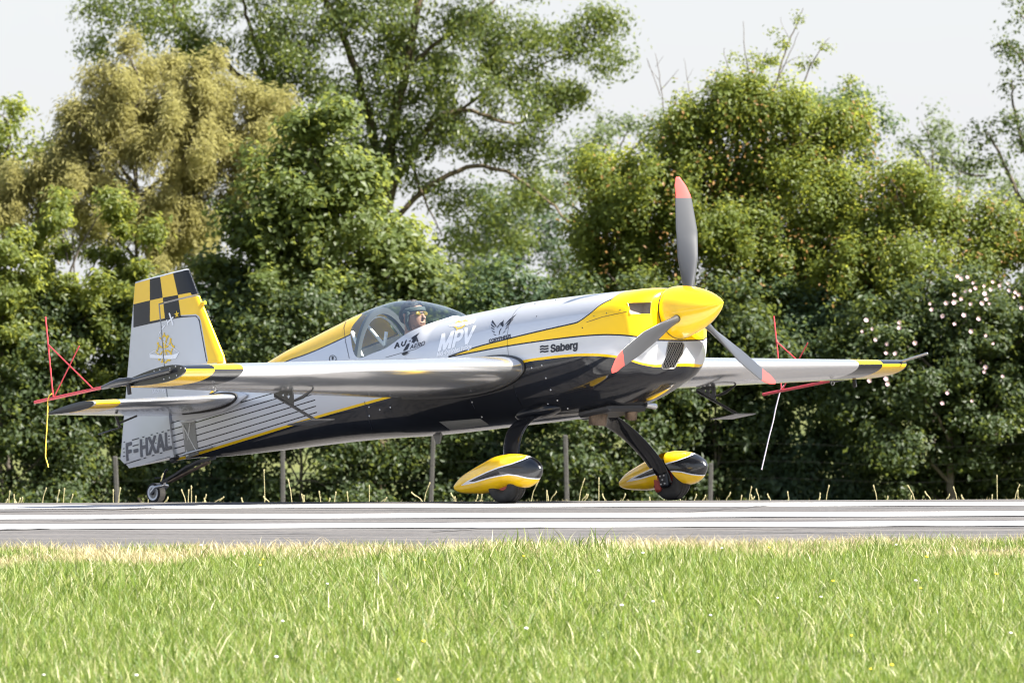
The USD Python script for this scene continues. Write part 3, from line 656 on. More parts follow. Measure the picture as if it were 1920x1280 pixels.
mat('wing_paint', {'y': ('attribute', {'attribute': 'tipd'}), 'z': ('attribute', {'attribute': 'upz'}),
    'b1': ('math', {'math_type': 'less_than', 'value2': 0.27}), 'b2': ('math', {'math_type': 'less_than', 'value2': 0.54}),
    'u': ('math', {'math_type': 'greater_than', 'value2': 0.0}), 'x': ('math', {'math_type': 'subtract'}), 'xa': ('math', {'math_type': 'absolute'}),
    'mc': ('mix', {'color1': BLK, 'color2': YEL}), 'ms': ('mix', {'color1': (.74, .75, .78)}), 'in': ('math', {'math_type': 'subtract', 'value1': 1.0}),
    'tc': ('texture_coordinate', {}), 'nz': ('noise_texture', {'scale': 1.8, 'detail': 3.0}), 'bp': ('bump', {'strength': 0.04, 'distance': 0.05}),
    'mt': ('math', {'math_type': 'multiply', 'value2': 0.87}), 'iv': ('math', {'math_type': 'subtract', 'value1': 1.0}),
    'p': ('principled_bsdf', {'roughness': 0.18, 'coat_weight': 0.4, 'coat_roughness': 0.03})},
    [('y.fac', 'b1.value1'), ('y.fac', 'b2.value1'), ('z.fac', 'u.value1'), ('b1.value', 'x.value1'), ('u.value', 'x.value2'), ('x.value', 'xa.value1'), ('xa.value', 'mc.fac'),
     ('b2.value', 'ms.fac'), ('mc.color', 'ms.color2'), ('ms.color', 'p.base_color'), ('b2.value', 'iv.value2'), ('iv.value', 'mt.value1'), ('mt.value', 'p.metallic'),
     ('tc.object', 'nz.vector'), ('nz.fac', 'bp.height'), ('bp.normal', 'p.coat_normal'), ('bp.normal', 'p.normal')])
HINGE = 0.735
A_IN, A_OUT = 0.74, 3.60
def wing_panel(side, y0, y1, x0, x1, n=30, twist=0.0):
    rings, td, uz = [], [], []
    for ya in np.linspace(y0, y1, n):
        s0, c, t = wdim(ya); q = sect(s0, c, side * ya, ZW, t, x0, x1)
        if twist:                                            # aileron droop about its hinge
            hx = s0 + c * x0; ct, st = math.cos(twist), math.sin(twist); dx, dz = q[:, 0] - hx, q[:, 2] - ZW
            q[:, 0], q[:, 2] = hx + dx * ct + dz * st, ZW + dz * ct - dx * st
        rings.append(q); td += [Y_TIP - ya] * len(q); uz += list(q[:, 2] - ZW)
    v, f = loft(rings); td += [Y_TIP - y0, Y_TIP - y1]; uz += [0, 0]
    return v, f, td, uz
def emit(name, side, *a, **k):
    v, f, td, uz = wing_panel(side, *a, **k); v, f = fix(body((v, f)))
    m = trimesh.Trimesh(v, f, process=False)
    sm = trimesh.graph.smooth_shade(m, angle=math.radians(35), facet_minarea=None)
    from scipy.spatial import cKDTree
    i = cKDTree(v).query(sm.vertices)[1]
    return obj(name, (np.array(sm.vertices), np.array(sm.faces)), LOOK['wing_paint'], AIR, attrs={'tipd': np.array(td)[i], 'upz': np.array(uz)[i]})
for side in (-1, 1):
    w0 = emit('wing', side, Y_ROOT, Y_TIP, 0.0, HINGE, n=44)
    # fixed trailing pieces at root and tip, then the aileron between them
    for (a, b_, nm) in ((Y_ROOT, A_IN - .006, 'wing_root_panel'), (A_OUT + .006, Y_TIP, 'wing_tip_panel')):
        emit(nm, side, a, b_, HINGE, 0.995, n=6)
    ail = emit('aileron', side, A_IN, A_OUT, HINGE + .014, 1.0, n=30, twist=0.02)
    # dark seal in the aileron gap
    g = [];
    for ya in np.linspace(A_IN, A_OUT, 12):
        s0, c, t = wdim(ya); h = naca(np.array([HINGE]), t)[0] * c * .93; x = s0 + c * (HINGE - .002); x2 = s0 + c * (HINGE + .018)
        g.append([(x, side * ya, ZW + h), (x2, side * ya, ZW + h * .93), (x2, side * ya, ZW - h * .93), (x, side * ya, ZW - h)])
    obj('gap_seal', body(fix(loft(g))), LOOK['carbon'], AIR)
    # root seal round the wing where it meets the fuselage
    s0, c, t = wdim(0.44); rr = []
    for ya, k in ((0.395, 1.05), (0.447, 1.045), (0.452, 1.0)):
        q = sect(s0, c, side * ya, ZW, t, 0, .86); q[:, 0] = s0 + .3 + (q[:, 0] - s0 - .3) * (k if k > 1 else 1.005); q[:, 2] = ZW + (q[:, 2] - ZW) * (1 + (k - 1) * 2.2); rr.append(q)
    obj('root_seal', body(fix(loft(rr, False, True))), LOOK['carbon'], AIR, smooth=30)
    # tip plate with its bolts
    s0, c, t = wdim(Y_TIP); rr = []
    for ya, k in ((Y_TIP - .001, 1.0), (Y_TIP + .008, 1.0), (Y_TIP + .014, .985)):
        q = sect(s0, c, side * ya, ZW, t, 0, .98); mid = np.array([s0 + c * .4, side * ya, ZW]); rr.append(mid + (q - mid) * k)
    tip = obj('tip_plate', body(fix(loft(rr))), LOOK['carbon'], AIR, smooth=30)
    for x, z in ((.05, .02), (.12, -.038), (.2, .042), (.22, -.043), (.34, .05), (.42, .048), (.55, .03), (.3, -.045), (.62, .02), (.12, .045)):
        obj('bolt', body(xf(trimesh.creation.icosphere(1, .0065), None, (s0 + c * x, side * (Y_TIP + .014), ZW + z * .75))), LOOK['steel'], tip, smooth=True)
    # sighting frame: black socket and red tubes in the plane of the wing tip
    yq = side * 3.79
    Pq = lambda x, z: (x, yq, z)
    fr = [('socket_tube', 'carbon', .017, [Pq(1.80, -.19), Pq(2.30, -.197)]), ('fairing_tube', 'carbon', None, [Pq(2.24, -.196), Pq(2.30, -.192), Pq(2.40, -.190), Pq(2.50, -.192), Pq(2.60, -.194)])]
    L = [('socket_tube', 'carbon', 0.016, [(1.80, -.187), (2.32, -.196)]), ('sighting_tube', 'red_paint', 0.0115, [(2.30, -.196), (3.247, -.184)]),
         ('sighting_rod', 'red_paint', .0055, [(3.047, -.175), (3.037, .25), (3.034, .40)]), ('sighting_rod', 'red_paint', .0048, [(3.044, .205), (2.625, -.180)]), ('sighting_rod', 'red_paint', .0048, [(3.03, -.172), (2.87, -.017), (2.712, .137)])]
    for nm, mm, r, pp in L:
        obj(nm, body(tube([Pq(*p) for p in pp], r, 10)), LOOK[mm], AIR, smooth=True)
    obj('socket_fairing', body(fix(tube([Pq(2.18, -.192), Pq(2.24, -.190), Pq(2.34, -.186), Pq(2.42, -.188), Pq(2.52, -.195)], [.014, .026, .030, .024, .014], 12))), LOOK['carbon'], AIR, smooth=True)
    obj('tip_bracket', body(rbox((2.26, side * 3.775, -.235), (.03, .02, .10), .004)), LOOK['dark_steel'], AIR)
    if side > 0:
        obj('pitot_tube', body(tube([(1.78, 3.70, -.18), (1.62, 3.70, -.172), (1.41, 3.70, -.158)], .010, 8)), LOOK['steel'], AIR, smooth=True)
    obj('tie_down_ring', body(xf(trimesh.creation.torus(.016, .004, 14, 6), np.array([[1, 0, 0], [0, 0, 1], [0, -1, 0]]), (1.98, side * 3.22, -.292))), LOOK['steel'], AIR, smooth=True)
    # aileron spade: drilled bracket, arm, plate and link
    yb = side * 2.20
    s0, c, t = wdim(2.2)
    br = PY([(2.445, -.258), (2.255, -.245), (2.25, -.30), (2.262, -.378), (2.30, -.368), (2.445, -.288)])
    for hx, hz, hr in ((2.300, -.302, .017), (2.355, -.288, .013)):
        br = br.difference(PY([(hx + hr * math.cos(a), hz + hr * math.sin(a)) for a in np.linspace(0, 2 * np.pi, 16)[:-1]]))
    obj('spade_bracket', body(fix(plate(br, .012, 'xz', yb))), LOOK['carbon'], AIR)
    obj('spade_arm', body(tube([(2.44, yb, -.278), (2.25, yb, -.392), (2.05, yb, -.515)], .012, 8)), LOOK['carbon'], AIR, smooth=True)
    obj('spade_plate', body(rbox((2.10, yb, -.522), (.25, .24, .008), .003)), LOOK['carbon'], AIR)
    obj('spade_link', body(cat(tube([(2.262, yb, -.345), (2.15, yb, -.33), (2.045, yb, -.295)], [.008, .013, .007], 8), tube([(2.045, yb, -.295), (2.03, yb, -.27)], .007, 8))), LOOK['carbon'], AIR, smooth=True)

# ------------------------------------------------------------------ tail
ZH = 0.105
def tdim(ya):
    k = (ya - 0.10) / 1.45
    return 4.99 + 0.10 * k, 0.96 + (0.585 - 0.96) * k, 0.11
def tail_panel(side, y0, y1, x0, x1, n=12):
    rr = []
    for ya in np.linspace(y0, y1, n):
        s0, c, t = tdim(ya); rr.append(sect(s0, c, side * ya, ZH - 0.02 * ya / 1.5, t, x0, x1, 18))
    return loft(rr)
for side in (-1, 1):
    obj('tailplane', body(fix(tail_panel(side, .03, 1.55, 0, .55))), LOOK['wing_silver'] if 'wing_silver' in LOOK else plain('wing_silver', (.72, .73, .76), .18, .85, .4, vary=.02, scale=3), AIR, smooth=35)
    ele = obj('elevator', body(fix(tail_panel(side, .10, 1.55, .56, 1.0))), LOOK['wing_silver'], AIR, smooth=35)
    rr = []
    for ya, k in ((1.551, 1.0), (1.558, 1.0), (1.562, .97)):
        s0, c, t = tdim(1.55); q = sect(s0, c, side * ya, ZH - .0207, t, 0, 1.0, 18); mid = np.array([s0 + .25, side * ya, ZH - .0207]); rr.append(mid + (q - mid) * k)
    obj('elevator_tip', body(fix(loft(rr))), LOOK['carbon'], AIR, smooth=30)
    # yellow band at the tip of the tailplane
    rr = []
    for ya in np.linspace(1.30, 1.53, 4):
        s0, c, t = tdim(ya); q = sect(s0, c, side * ya, ZH - 0.02 * ya / 1.5, t, 0, .53, 18); mid = np.array([s0 + .2, side * ya, ZH - 0.02 * ya / 1.5]); q[:, 0] -= .0015; q[:, 2] = mid[2] + (q[:, 2] - mid[2]) * 1.03 + np.sign(q[:, 2] - mid[2]) * .001; rr.append(q)
    obj('yellow_band', body(fix(loft(rr))), LOOK['yellow_paint'], AIR, smooth=35)
    s0, c, t = tdim(.13); rr = []
    for ya in (.165, .188):
        q = sect(s0, c, side * ya, ZH, t, 0, .66, 18); q[:, 0] -= .010; q[:, 2] = ZH + (q[:, 2] - ZH) * 1.22; rr.append(q)
    obj('tailplane_seal', body(fix(loft(rr))), LOOK['rubber'], AIR, smooth=35)
    # little spade on the elevator
    ye_ = side * .85
    obj('elevator_horn', body(cat(tube([(5.63, ye_, .06), (5.60, ye_, -.03)], .012, 6), tube([(5.63, ye_, .0), (5.42, ye_ - side * .02, .03)], .008, 6), tube([(5.60, ye_, -.03), (5.85, ye_, -.045)], .006, 6))), LOOK['carbon'], AIR, smooth=True)
# fairing of the tailplane root
fair = []
for ss, k in ((4.88, .02), (5.0, .6), (5.2, .95), (5.45, 1.0), (5.7, .85), (5.86, .5)):
    w = float(_w(ss)) + .028 * k + .004; fair.append([(ss, -w, ZH - .075 * k - .01), (ss, -w - .004, ZH), (ss, -w * .9, ZH + .07 * k), (ss, w * .9, ZH + .07 * k), (ss, w + .004, ZH), (ss, w, ZH - .075 * k - .01)])
obj('tailplane_fairing', body(fix(loft(fair))), LOOK['silver_paint'], AIR, smooth=50)
# fin: outline in (s, z), thickness from its chord
def fin_mesh(le, te, zz, thick, x0=None):
    rr = []
    for z in zz:
        a, b_ = le(z), te(z); c = b_ - a; n = 20; k = (1 - np.cos(np.linspace(0, np.pi, n))) / 2; h = thick(z, a + c * k)
        up = np.stack([a + c * k, -h, np.full(n, z)], -1); lo = np.stack([a + c * k, h, np.full(n, z)], -1); rr.append(np.vstack([up[::-1], lo[1:-1]]))
    return loft(rr)
LE = lambda z: np.interp(z, [-.3, .14, .30, .424, .94, 1.0, 1.19], [5.95, 5.50, 5.315, 5.256, 5.462, 5.486, 5.553])
TE = lambda z: np.interp(z, [-.25, -.19, -.152, 1.192], [6.46, 6.50, 6.569, 6.172])
HG = 5.895
def half(z, s):
    """half thickness of fin and rudder"""
    a = LE(max(z, .30)) if z > .25 else 5.35; c = TE(z) - a; x = np.clip((s - a) / c, 0, 1); tt = np.interp(z, [-.25, .3, 1.19], [.10, .115, .095])
    return np.maximum(naca(x, tt) * c, .0015)
fin = obj('fin', body(fix(fin_mesh(LE, lambda z: HG - .006, np.linspace(.13, .965, 16), half))), LOOK['silver_paint'], AIR, smooth=40)
r1 = fin_mesh(lambda z: HG + .006, TE, np.concatenate([[-.222, -.20, -.17], np.linspace(-.14, .975, 18)]), half)
r2 = fin_mesh(LE, TE, np.linspace(.978, 1.182, 6), half)
top = fin_mesh(lambda z: LE(1.18) + (z - 1.182) * 2, lambda z: TE(1.18) - (z - 1.182) * 2, np.array([1.182, 1.190]), lambda z, s: half(1.18, s) * (.98 if z < 1.186 else .6))
rud = obj('rudder', body(fix(cat(r1, r2, top))), LOOK['silver_paint'], AIR, smooth=40)
def fin_print(poly, lift, both=False):
    """polygon in (s, z) laid on the right side of fin and rudder (and mirrored)"""
    out = []
    for g in getattr(poly, 'geoms', [poly]):
        v, f = trimesh.creation.triangulate_polygon(g, engine='earcut'); v3 = np.column_stack([v, np.zeros(len(v))]); v3, f = trimesh.remesh.subdivide_to_size(v3, f, .05, max_iter=12)
        h = np.array([half(b_, np.array([a]))[0] for a, b_ in v3[:, :2]]) + lift
        for sg in ((-1, 1) if both else (-1,)): out.append((np.stack([v3[:, 0], sg * h, v3[:, 1]], -1), f))
    V, F = cat(*out); V = B(V); n = np.cross(V[F[:, 1]] - V[F[:, 0]], V[F[:, 2]] - V[F[:, 0]])
    wrong = (n[:, 1] * V[F[:, 0], 1]) < 0
    return V, np.where(wrong[:, None], F[:, ::-1], F)
def sz(pts):
    q = on_y(np.array([p[0] for p in pts]), np.array([p[1] for p in pts]), -0.03); return [(float(a[0]), float(a[2])) for a in q]
def c1(l): return [(40 + x * 420 / 1920, 480 + y * 280 / 1280) for x, y in l]
out = PY([(LE(z) + .003, z) for z in np.linspace(.32, 1.178, 40)] + [(TE(z) - .002, z) for z in np.linspace(1.178, .32, 30)])
rudz = PY([(HG + .008, -.3), (HG + .008, .9745), (5.2, .9785), (5.2, 1.3), (6.7, 1.3), (6.7, -.3)]); finz = PY([(5.0, .14), (HG - .008, .14), (HG - .008, .963), (5.0, .963)])
yel = [PY(sz(c1([(940, 230), (1095, 195), (1098, 380), (940, 415)]))), PY(sz(c1([(1190, 180), (1303, 148), (1350, 333), (1217, 356)]))), PY(sz(c1([(1098, 380), (1217, 356), (1240, 535), (1100, 562)])))]
big = PY(sz(c1([(1350, 333), (1560, 290), (1800, 905), (1615, 920), (1530, 545), (1505, 512), (1380, 515)])))
yel.append(big)
blk = [PY(sz(c1([(1095, 195), (1190, 180), (1217, 356), (1098, 380)]))), PY(sz(c1([(1303, 148), (1480, 100), (1560, 290), (1350, 333)]))), PY(sz(c1([(940, 413), (1098, 380), (1100, 566), (940, 604)]))), PY(sz(c1([(1217, 356), (1350, 333), (1380, 515), (1240, 538)])))]
edge = LineString(sz(c1([(940, 602), (1240, 542), (1385, 516), (1500, 508), (1522, 525), (1535, 560), (1612, 900)]))).buffer(.009, cap_style=2)
yl = unary_union(yel).intersection(out); bk = unary_union(blk + [edge]).intersection(out).difference(yl.buffer(-.001))
yl = yl.difference(edge)
LEb = PY([(LE(z) - .01, z) for z in np.linspace(.32, 1.2, 30)] + [(LE(z) + .004, z) for z in np.linspace(1.2, .32, 30)])
for host, zone in ((fin, finz), (rud, rudz)):
    a, b_ = yl.intersection(zone), bk.intersection(zone)
    if a.area > 1e-4: obj('yellow_checks', fin_print(a, .0012, True), LOOK['yellow_paint'], host)
    if b_.area > 1e-4: obj('black_checks', fin_print(b_, .0016, True), LOOK['black_paint'], host)
# rounded nose of the fin in its colours
def nose(z0, z1, m, host):
    rr = []
    for z in np.linspace(z0, z1, 10):
        a = LE(z); c = .05; k = np.linspace(0, 1, 10) ** 2; h = half(z, a + c * k) + .0018
        up = np.stack([a - .002 + c * k, -h, np.full(10, z)], -1); lo = np.stack([a - .002 + c * k, h, np.full(10, z)], -1); rr.append(np.vstack([up[::-1], lo[1:]]))
    obj('nose_strip', body(fix(loft(rr))), LOOK[m], host, smooth=50)
nose(.33, .962, 'yellow_paint', fin); nose(.98, 1.18, 'black_paint', rud)
obj('tail_light', body(tube([(5.47, 0, .90), (5.41, 0, .90)], .014, 10)), LOOK['yellow_paint'], fin, smooth=30)
# emblem, lettering and lines on the rudder and fin
def e5(l): return [(270 + x * 100 / 1280, 580 + y * 100 / 1280) for x, y in l]
def zpen(l, w): return LineString(sz(l)).buffer(w / 2, cap_style=1)
W = 0.0125
cross = [e5([(515, 570), (515, 610), (450, 705), (500, 790), (530, 900)]), e5([(515, 610), (590, 680), (565, 790), (545, 900)]), e5([(360, 810), (375, 855), (440, 905), (530, 918), (600, 890), (660, 820), (685, 730)]), e5([(375, 855), (365, 930), (325, 1010), (380, 1080)]), e5([(685, 760), (720, 850), (755, 895), (725, 960), (700, 1040), (715, 1085)]),
         e5([(425, 1085), (470, 1020), (540, 985), (610, 985), (670, 1020), (700, 1070)]), e5([(525, 1085), (530, 1000)]), e5([(590, 1085), (565, 1000)]), e5([(480, 1200), (485, 1250), (565, 1275), (620, 1215), (680, 1210)]), e5([(455, 1262), (490, 1240)])]
balls = e5([(410, 700), (610, 645), (360, 815), (320, 1010), (685, 720), (765, 895), (395, 1192), (670, 1208)])
emb = unary_union([zpen(l, W) for l in cross] + [LineString([p, (p[0] + .0005, p[1])]).buffer(.0115) for p in sz(balls)])
star = []
cx, cz = sz(e5([(825, 118)]))[0]
for k in range(10): r = .030 if k % 2 == 0 else .012; a = math.pi / 2 + k * math.pi / 5; star.append((cx + r * math.cos(a), cz + r * math.sin(a)))
star = PY(star)
boat = unary_union([PY(sz(e5([(140, 1065), (300, 1090), (540, 1100), (760, 1085), (910, 1030), (830, 1175), (700, 1190), (150, 1160)]))), zpen(e5([(140, 1060), (285, 985), (390, 1060)]), .004), zpen(e5([(905, 1030), (760, 930), (380, 700)]), .004), zpen(e5([(530, 1085), (535, 700)]), .004)])
plane = unary_union([zpen(e5([(645, 105), (735, 360)]), .016), zpen(e5([(580, 260), (615, 375)]), .010), zpen(e5([(600, 315), (680, 240), (735, 190)]), .012)])
trail = PY(sz(e5([(360, 635), (400, 540), (470, 440), (560, 345), (530, 410), (450, 500), (395, 580)])))
emw = unary_union([boat, plane, trail])
for host, zone in ((fin, finz), (rud, rudz)):
    for nm, pp, mm, lf in (('yellow_emblem', unary_union([emb.difference(boat.buffer(.001)), star]), 'yellow_lettering', .0030), ('white_emblem', emw, 'white_lettering', .0036)):
        a = pp.intersection(zone)
        if a.area > 1e-5: obj(nm, fin_print(a, lf), LOOK[mm], host)
lt = set_text('F-HXAL', (233, 862.5), (326, 840), (-1.2, -30.5), True, 0)
def px2sz(poly):
    def tr(g): return PY(sz(list(g.exterior.coords)), [sz(list(i.coords)) for i in g.interiors]).buffer(0)
    return unary_union([tr(g) for g in getattr(poly, 'geoms', [poly])])
reg = px2sz(lt).buffer(.0035)
rl = unary_union([zpen(l, .0075) for l in ([(227, 829), (322, 806)], [(226, 841), (322, 817)], [(226, 855.5), (322, 829)], [(228, 870), (322, 844)], [(270, 869), (322, 856)], [(227, 848), (322, 823)])])
rz2 = PY([(HG + .01, -.215), (HG + .01, .9), (6.2, .9), (6.60, -.10), (6.562, -.165), (6.49, -.205), (6.44, -.215)])
obj('registration', fin_print(reg.intersection(rz2), .0034), LOOK['grey_lettering'], rud)
obj('rudder_lines', fin_print(rl.difference(reg.buffer(.016)).intersection(rz2), .003), LOOK['black_lettering'], rud)
obj('white_lettering', fin_print(px2sz(set_text('Midi-Py', (288, 738), (316, 732.5), (0.2, -7))).intersection(rz2), .003), LOOK['white_lettering'], rud)

# ------------------------------------------------------------------ landing gear
def leg(side):
    pts = [(1.70, .16, -.53), (1.70, .30, -.555), (1.70, .44, -.595), (1.685, .545, -.66), (1.65, .635, -.75), (1.605, .715, -.87), (1.575, .765, -.97), (1.555, .785, -1.05), (1.54, .79, -1.10)]
    P = np.array(pts); rr = []
    from scipy.interpolate import make_interp_spline
    sp = make_interp_spline(np.linspace(0, 1, len(P)), P, 3); t = np.linspace(0, 1, 26); Q = sp(t); Tn = sp(t, 1); Tn /= np.linalg.norm(Tn, axis=1, keepdims=True)
    ch = np.interp(t, [0, .5, 1], [.25, .175, .14]); th = np.interp(t, [0, 1], [.034, .026])
    for q, tn, c, h in zip(Q, Tn, ch, th):
        a = np.array([1.0, 0, 0]); n = np.cross(tn, a); n /= np.linalg.norm(n); an = np.linspace(0, 2 * np.pi, 20, endpoint=False)
        x = .5 * c * np.sign(np.cos(an)) * np.abs(np.cos(an)) ** .8; y = .5 * h * np.sin(an) * (1.1 - .25 * np.cos(an + np.pi))
        rr.append(q + x[:, None] * a + y[:, None] * n)
    v, f = loft(rr); v[:, 1] *= side
    return fix(body((v, f)))
WR = .158; WS, WZ, WY = 1.534, -1.2187 + WR, .86
def pant(side):
    """the wheel fairing as stacked sections along s"""
    q = on_y(np.array([848, 860, 880, 905, 930, 950, 965, 980, 993, 1003, 1007.5]), np.array([907, 893, 880, 866, 854, 850.5, 851, 854, 860, 869, 878]), -.90)
    lo = on_y(np.array([848, 857, 880, 905, 930, 955, 980, 993, 1003, 1007.5]), np.array([919, 923.5, 925.5, 925, 920, 911.5, 914, 907, 893, 881]), -.90)
    zt = PI_(q[::-1, 0], q[::-1, 2]); zl = PI_(lo[::-1, 0], lo[::-1, 2]); s0, s1 = q[-1, 0], q[0, 0]
    k = (1 - np.cos(np.linspace(0, np.pi, 130))) / 2; rr = []
    for ss in s0 + .002 + (s1 - s0 - .004) * k:
        x = (ss - s0) / (s1 - s0); w = .125 * min(1, (x / .35) ** .5 if x < .35 else 1) * (1 - .72 * max(0, (x - .35) / .65) ** 1.4)
        t, b_ = float(zt(ss)), float(zl(ss)); m, h = (t + b_) / 2, (t - b_) / 2; an = np.linspace(0, 2 * np.pi, 72, endpoint=False)
        e = 2 / 2.3; rr.append(np.stack([np.full(72, ss), side * WY + w * np.sign(np.cos(an)) * np.abs(np.cos(an)) ** e, m + h * np.sign(np.sin(an)) * np.abs(np.sin(an)) ** e], -1))
    return rr, zt, zl, s0, s1
mat('fairing_paint', {'a': ('attribute', {'attribute': 'fl'}), 'b': ('attribute', {'attribute': 'so'}), 'a0': ('math', {'math_type': 'greater_than', 'value2': 0.0}), 'b0': ('math', {'math_type': 'greater_than', 'value2': 0.0}),
    'm1': ('mix', {'color1': YEL, 'color2': (.72, .73, .78)}), 'm2': ('mix', {'color2': BLK}), 'tc': ('texture_coordinate', {}), 'mp': ('mapping', {'scale': (3.0, 9.0, 9.0)}), 'nz': ('noise_texture', {'scale': 1.6, 'detail': 6.0, 'roughness': .7}), 'dr': ('rgb_ramp', {'ramp': [(.42, (1, 1, 1)), (.72, (.62, .56, .48))]}), 'dm': ('mix', {'mix_type': 'multiply', 'fac': .6}), 'ro': ('math', {'math_type': 'multiply_add', 'value2': .3, 'value3': .12}), 'p': ('principled_bsdf', {'coat_weight': .9, 'coat_roughness': .05})},
    [('a.fac', 'a0.value1'), ('b.fac', 'b0.value1'), ('b0.value', 'm1.fac'), ('m1.color', 'm2.color1'), ('a0.value', 'm2.fac'), ('m2.color', 'dm.color1'), ('tc.object', 'mp.vector'), ('mp.vector', 'nz.vector'), ('nz.fac', 'dr.fac'), ('dr.color', 'dm.color2'), ('dm.color', 'p.base_color'), ('nz.fac', 'ro.value1'), ('ro.value', 'p.roughness')])
def c2(l, o=(840, 830), k=180 / 1920): return [(o[0] + x * k, o[1] + y * k) for x, y in l]
for side in (-1, 1):
    obj('gear_leg', leg(side), LOOK['black_paint'], AIR, smooth=40)
    # cuff where the leg leaves the fuselage
    m = trimesh.creation.icosphere(3, 1.0); v = np.array(m.vertices); v = v * np.array([.23, .10, .055]); v = v + np.array([1.68, side * .30, -.53])
    obj('leg_cuff', body((v, m.faces)), LOOK['black_paint'], AIR, smooth=True)
    rr, zt, zl, s0, s1 = pant(side)
    v0, f0 = loft(rr); v, f = fix(body((v0, f0)))
    def shape(l): return np.array([(float(a[0]), float(a[2])) for a in on_y(np.array([p[0] for p in l]), np.array([p[1] for p in l]), -.96)])
    FL = shape(c2([(300, 795), (550, 690), (800, 590), (1000, 520), (1250, 430), (1400, 350), (1452, 300), (1400, 235), (1345, 190), (1330, -300), (2600, -200), (2600, 760), (1900, 705), (1650, 722), (1500, 690), (1350, 640), (1210, 622), (1000, 655), (800, 695), (500, 770)]))
    SO = shape(c2([(145, 862), (300, 770), (550, 668), (800, 568), (1000, 496), (1250, 408), (1400, 330), (1425, 300), (1380, 255), (1318, 205), (1300, -300), (2600, -200), (2600, 790), (1900, 730), (1650, 744), (1480, 710), (1330, 660), (1210, 645), (1000, 680), (800, 722), (500, 800)]))
    slot = np.array([(float(q[0]), float(q[2])) for q in on_y(np.array([1203, 1217, 1231, 1226, 1224, 1270, 1267, 1258, 1244, 1236.]), np.array([843, 868, 893, 920, 935, 935, 903, 885, 861, 843.]), .75)])
    fl_, so_ = poly_dist(v0[:, [0, 2]], FL), poly_dist(v0[:, [0, 2]], SO)
    v, f, (fl_, so_) = clip(v, f, [fl_, so_], -np.minimum(poly_dist(v0[:, [0, 2]], slot), WY - .012 - side * v0[:, 1]))
    pn = obj('wheel_fairing', (v, f), LOOK['fairing_paint'], AIR, attrs={'fl': fl_, 'so': so_})
    # wheel
    tp = []
    for a in np.linspace(0, 2 * np.pi, 25)[:-1]:
        y = .072 * np.sign(math.cos(a)) * abs(math.cos(a)) ** .75; r = .105 + .053 * np.sign(math.sin(a)) * abs(math.sin(a)) ** .7; tp.append((y, r))
    n = 48; rings = [[(WS + r * math.cos(b_), side * WY + y, WZ + r * math.sin(b_)) for y, r in tp] for b_ in np.linspace(0, 2 * np.pi, n + 1)]
    wh_ = obj('wheel', body(fix(loft(rings, False, False))), LOOK['rubber'], AIR, smooth=40)
    obj('rim', body(fix(xf(revolve([(-.05, .08), (-.066, .092), (-.058, .07), (-.03, .04), (.03, .04), (.058, .07), (.066, .092), (.05, .08)], 32, 'y'), None, (WS, side * WY, WZ)))), LOOK['brake_red'], wh_, smooth=30)
    for k in (-.03, 0, .03):
        obj('tread_groove', body(xf(trimesh.creation.torus(.1575, .0028, 48, 5), np.array([[1, 0, 0], [0, 0, 1], [0, -1, 0]]), (WS, side * WY + k, WZ))), LOOK['carbon'], wh_, smooth=True)
    obj('axle_block', body(rbox((WS, side * .785, -1.07), (.085, .05, .11), .012)), LOOK['black_paint'], AIR)
    cal = obj('brake_caliper', body(rbox((WS + .075, side * .785, -1.085), (.06, .05, .13), .015)), LOOK['brake_red'], AIR)
    for dx, dz in ((-.02, .03), (.02, .03), (-.02, -.03), (.02, -.03), (0, 0)):
        obj('bolt', body(xf(trimesh.creation.icosphere(1, .008), None, (WS + dx, side * .758, -1.07 + dz))), LOOK['steel'], AIR, smooth=True)
# exhaust under the cowling
ex = tube([(1.25, -.14, -.56), (1.235, -.145, -.63), (1.25, -.15, -.70)], [.072, .070, .066], 20)
obj('exhaust_pipe', body(fix(ex)), LOOK['exhaust_metal'], AIR, smooth=40)
ex = tube([(1.12, .06, -.57), (1.10, .07, -.62), (1.13, .08, -.665)], [.05, .048, .046], 18)
obj('exhaust_pipe', body(fix(ex)), LOOK['exhaust_metal'], AIR, smooth=40)
obj('exhaust_shroud', body(fix(cat(rbox((1.19, -.04, -.60), (.34, .40, .06), .02)))), LOOK['dark_steel'], AIR)
obj('tow_fitting', body(tube([(1.02, .14, -.585), (1.02, .24, -.60)], .022, 10)), LOOK['steel'], AIR, smooth=30)
# tail wheel on its leaf spring
P0 = lambda l, y=0.0: on_y(np.array([p[0] for p in l], float), np.array([p[1] for p in l], float), y)
a = P0([(399, 858), (375, 864), (352, 875), (330, 890), (304, 904.5)])
obj('tail_spring', body(fix(loft([[(p[0], -.03, p[2] + .008), (p[0], .03, p[2] + .008), (p[0], .03, p[2] - .010), (p[0], -.03, p[2] - .010)] for p in a]))), LOOK['dark_steel'], AIR)
a = P0([(390, 866), (375, 874), (350, 886), (318, 903)])
obj('spring_leaf', body(fix(loft([[(p[0], -.024, p[2] + .005), (p[0], .024, p[2] + .005), (p[0], .024, p[2] - .006), (p[0], -.024, p[2] - .006)] for p in a]))), LOOK['exhaust_metal'], AIR)
obj('steering_horn', body(cat(tube(P0([(304, 903), (309, 884), (312, 880)]), .010, 6), tube(P0([(290, 895.5), (301, 895.5)]), .006, 6))), LOOK['dark_steel'], AIR, smooth=True)
obj('steering_rod', body(tube(P0([(342, 852), (370, 844), (396, 838)], -.10), .009, 8)), LOOK['steel'], AIR, smooth=True)
obj('steering_bracket', body(cat(rbox(P0([(334, 853)])[0], (.10, .06, .07), .015), rbox(P0([(325, 861)])[0], (.06, .05, .05), .01))), LOOK['dark_steel'], AIR)
TWc = P0([(292, 923.5)])[0]; TWr = .077
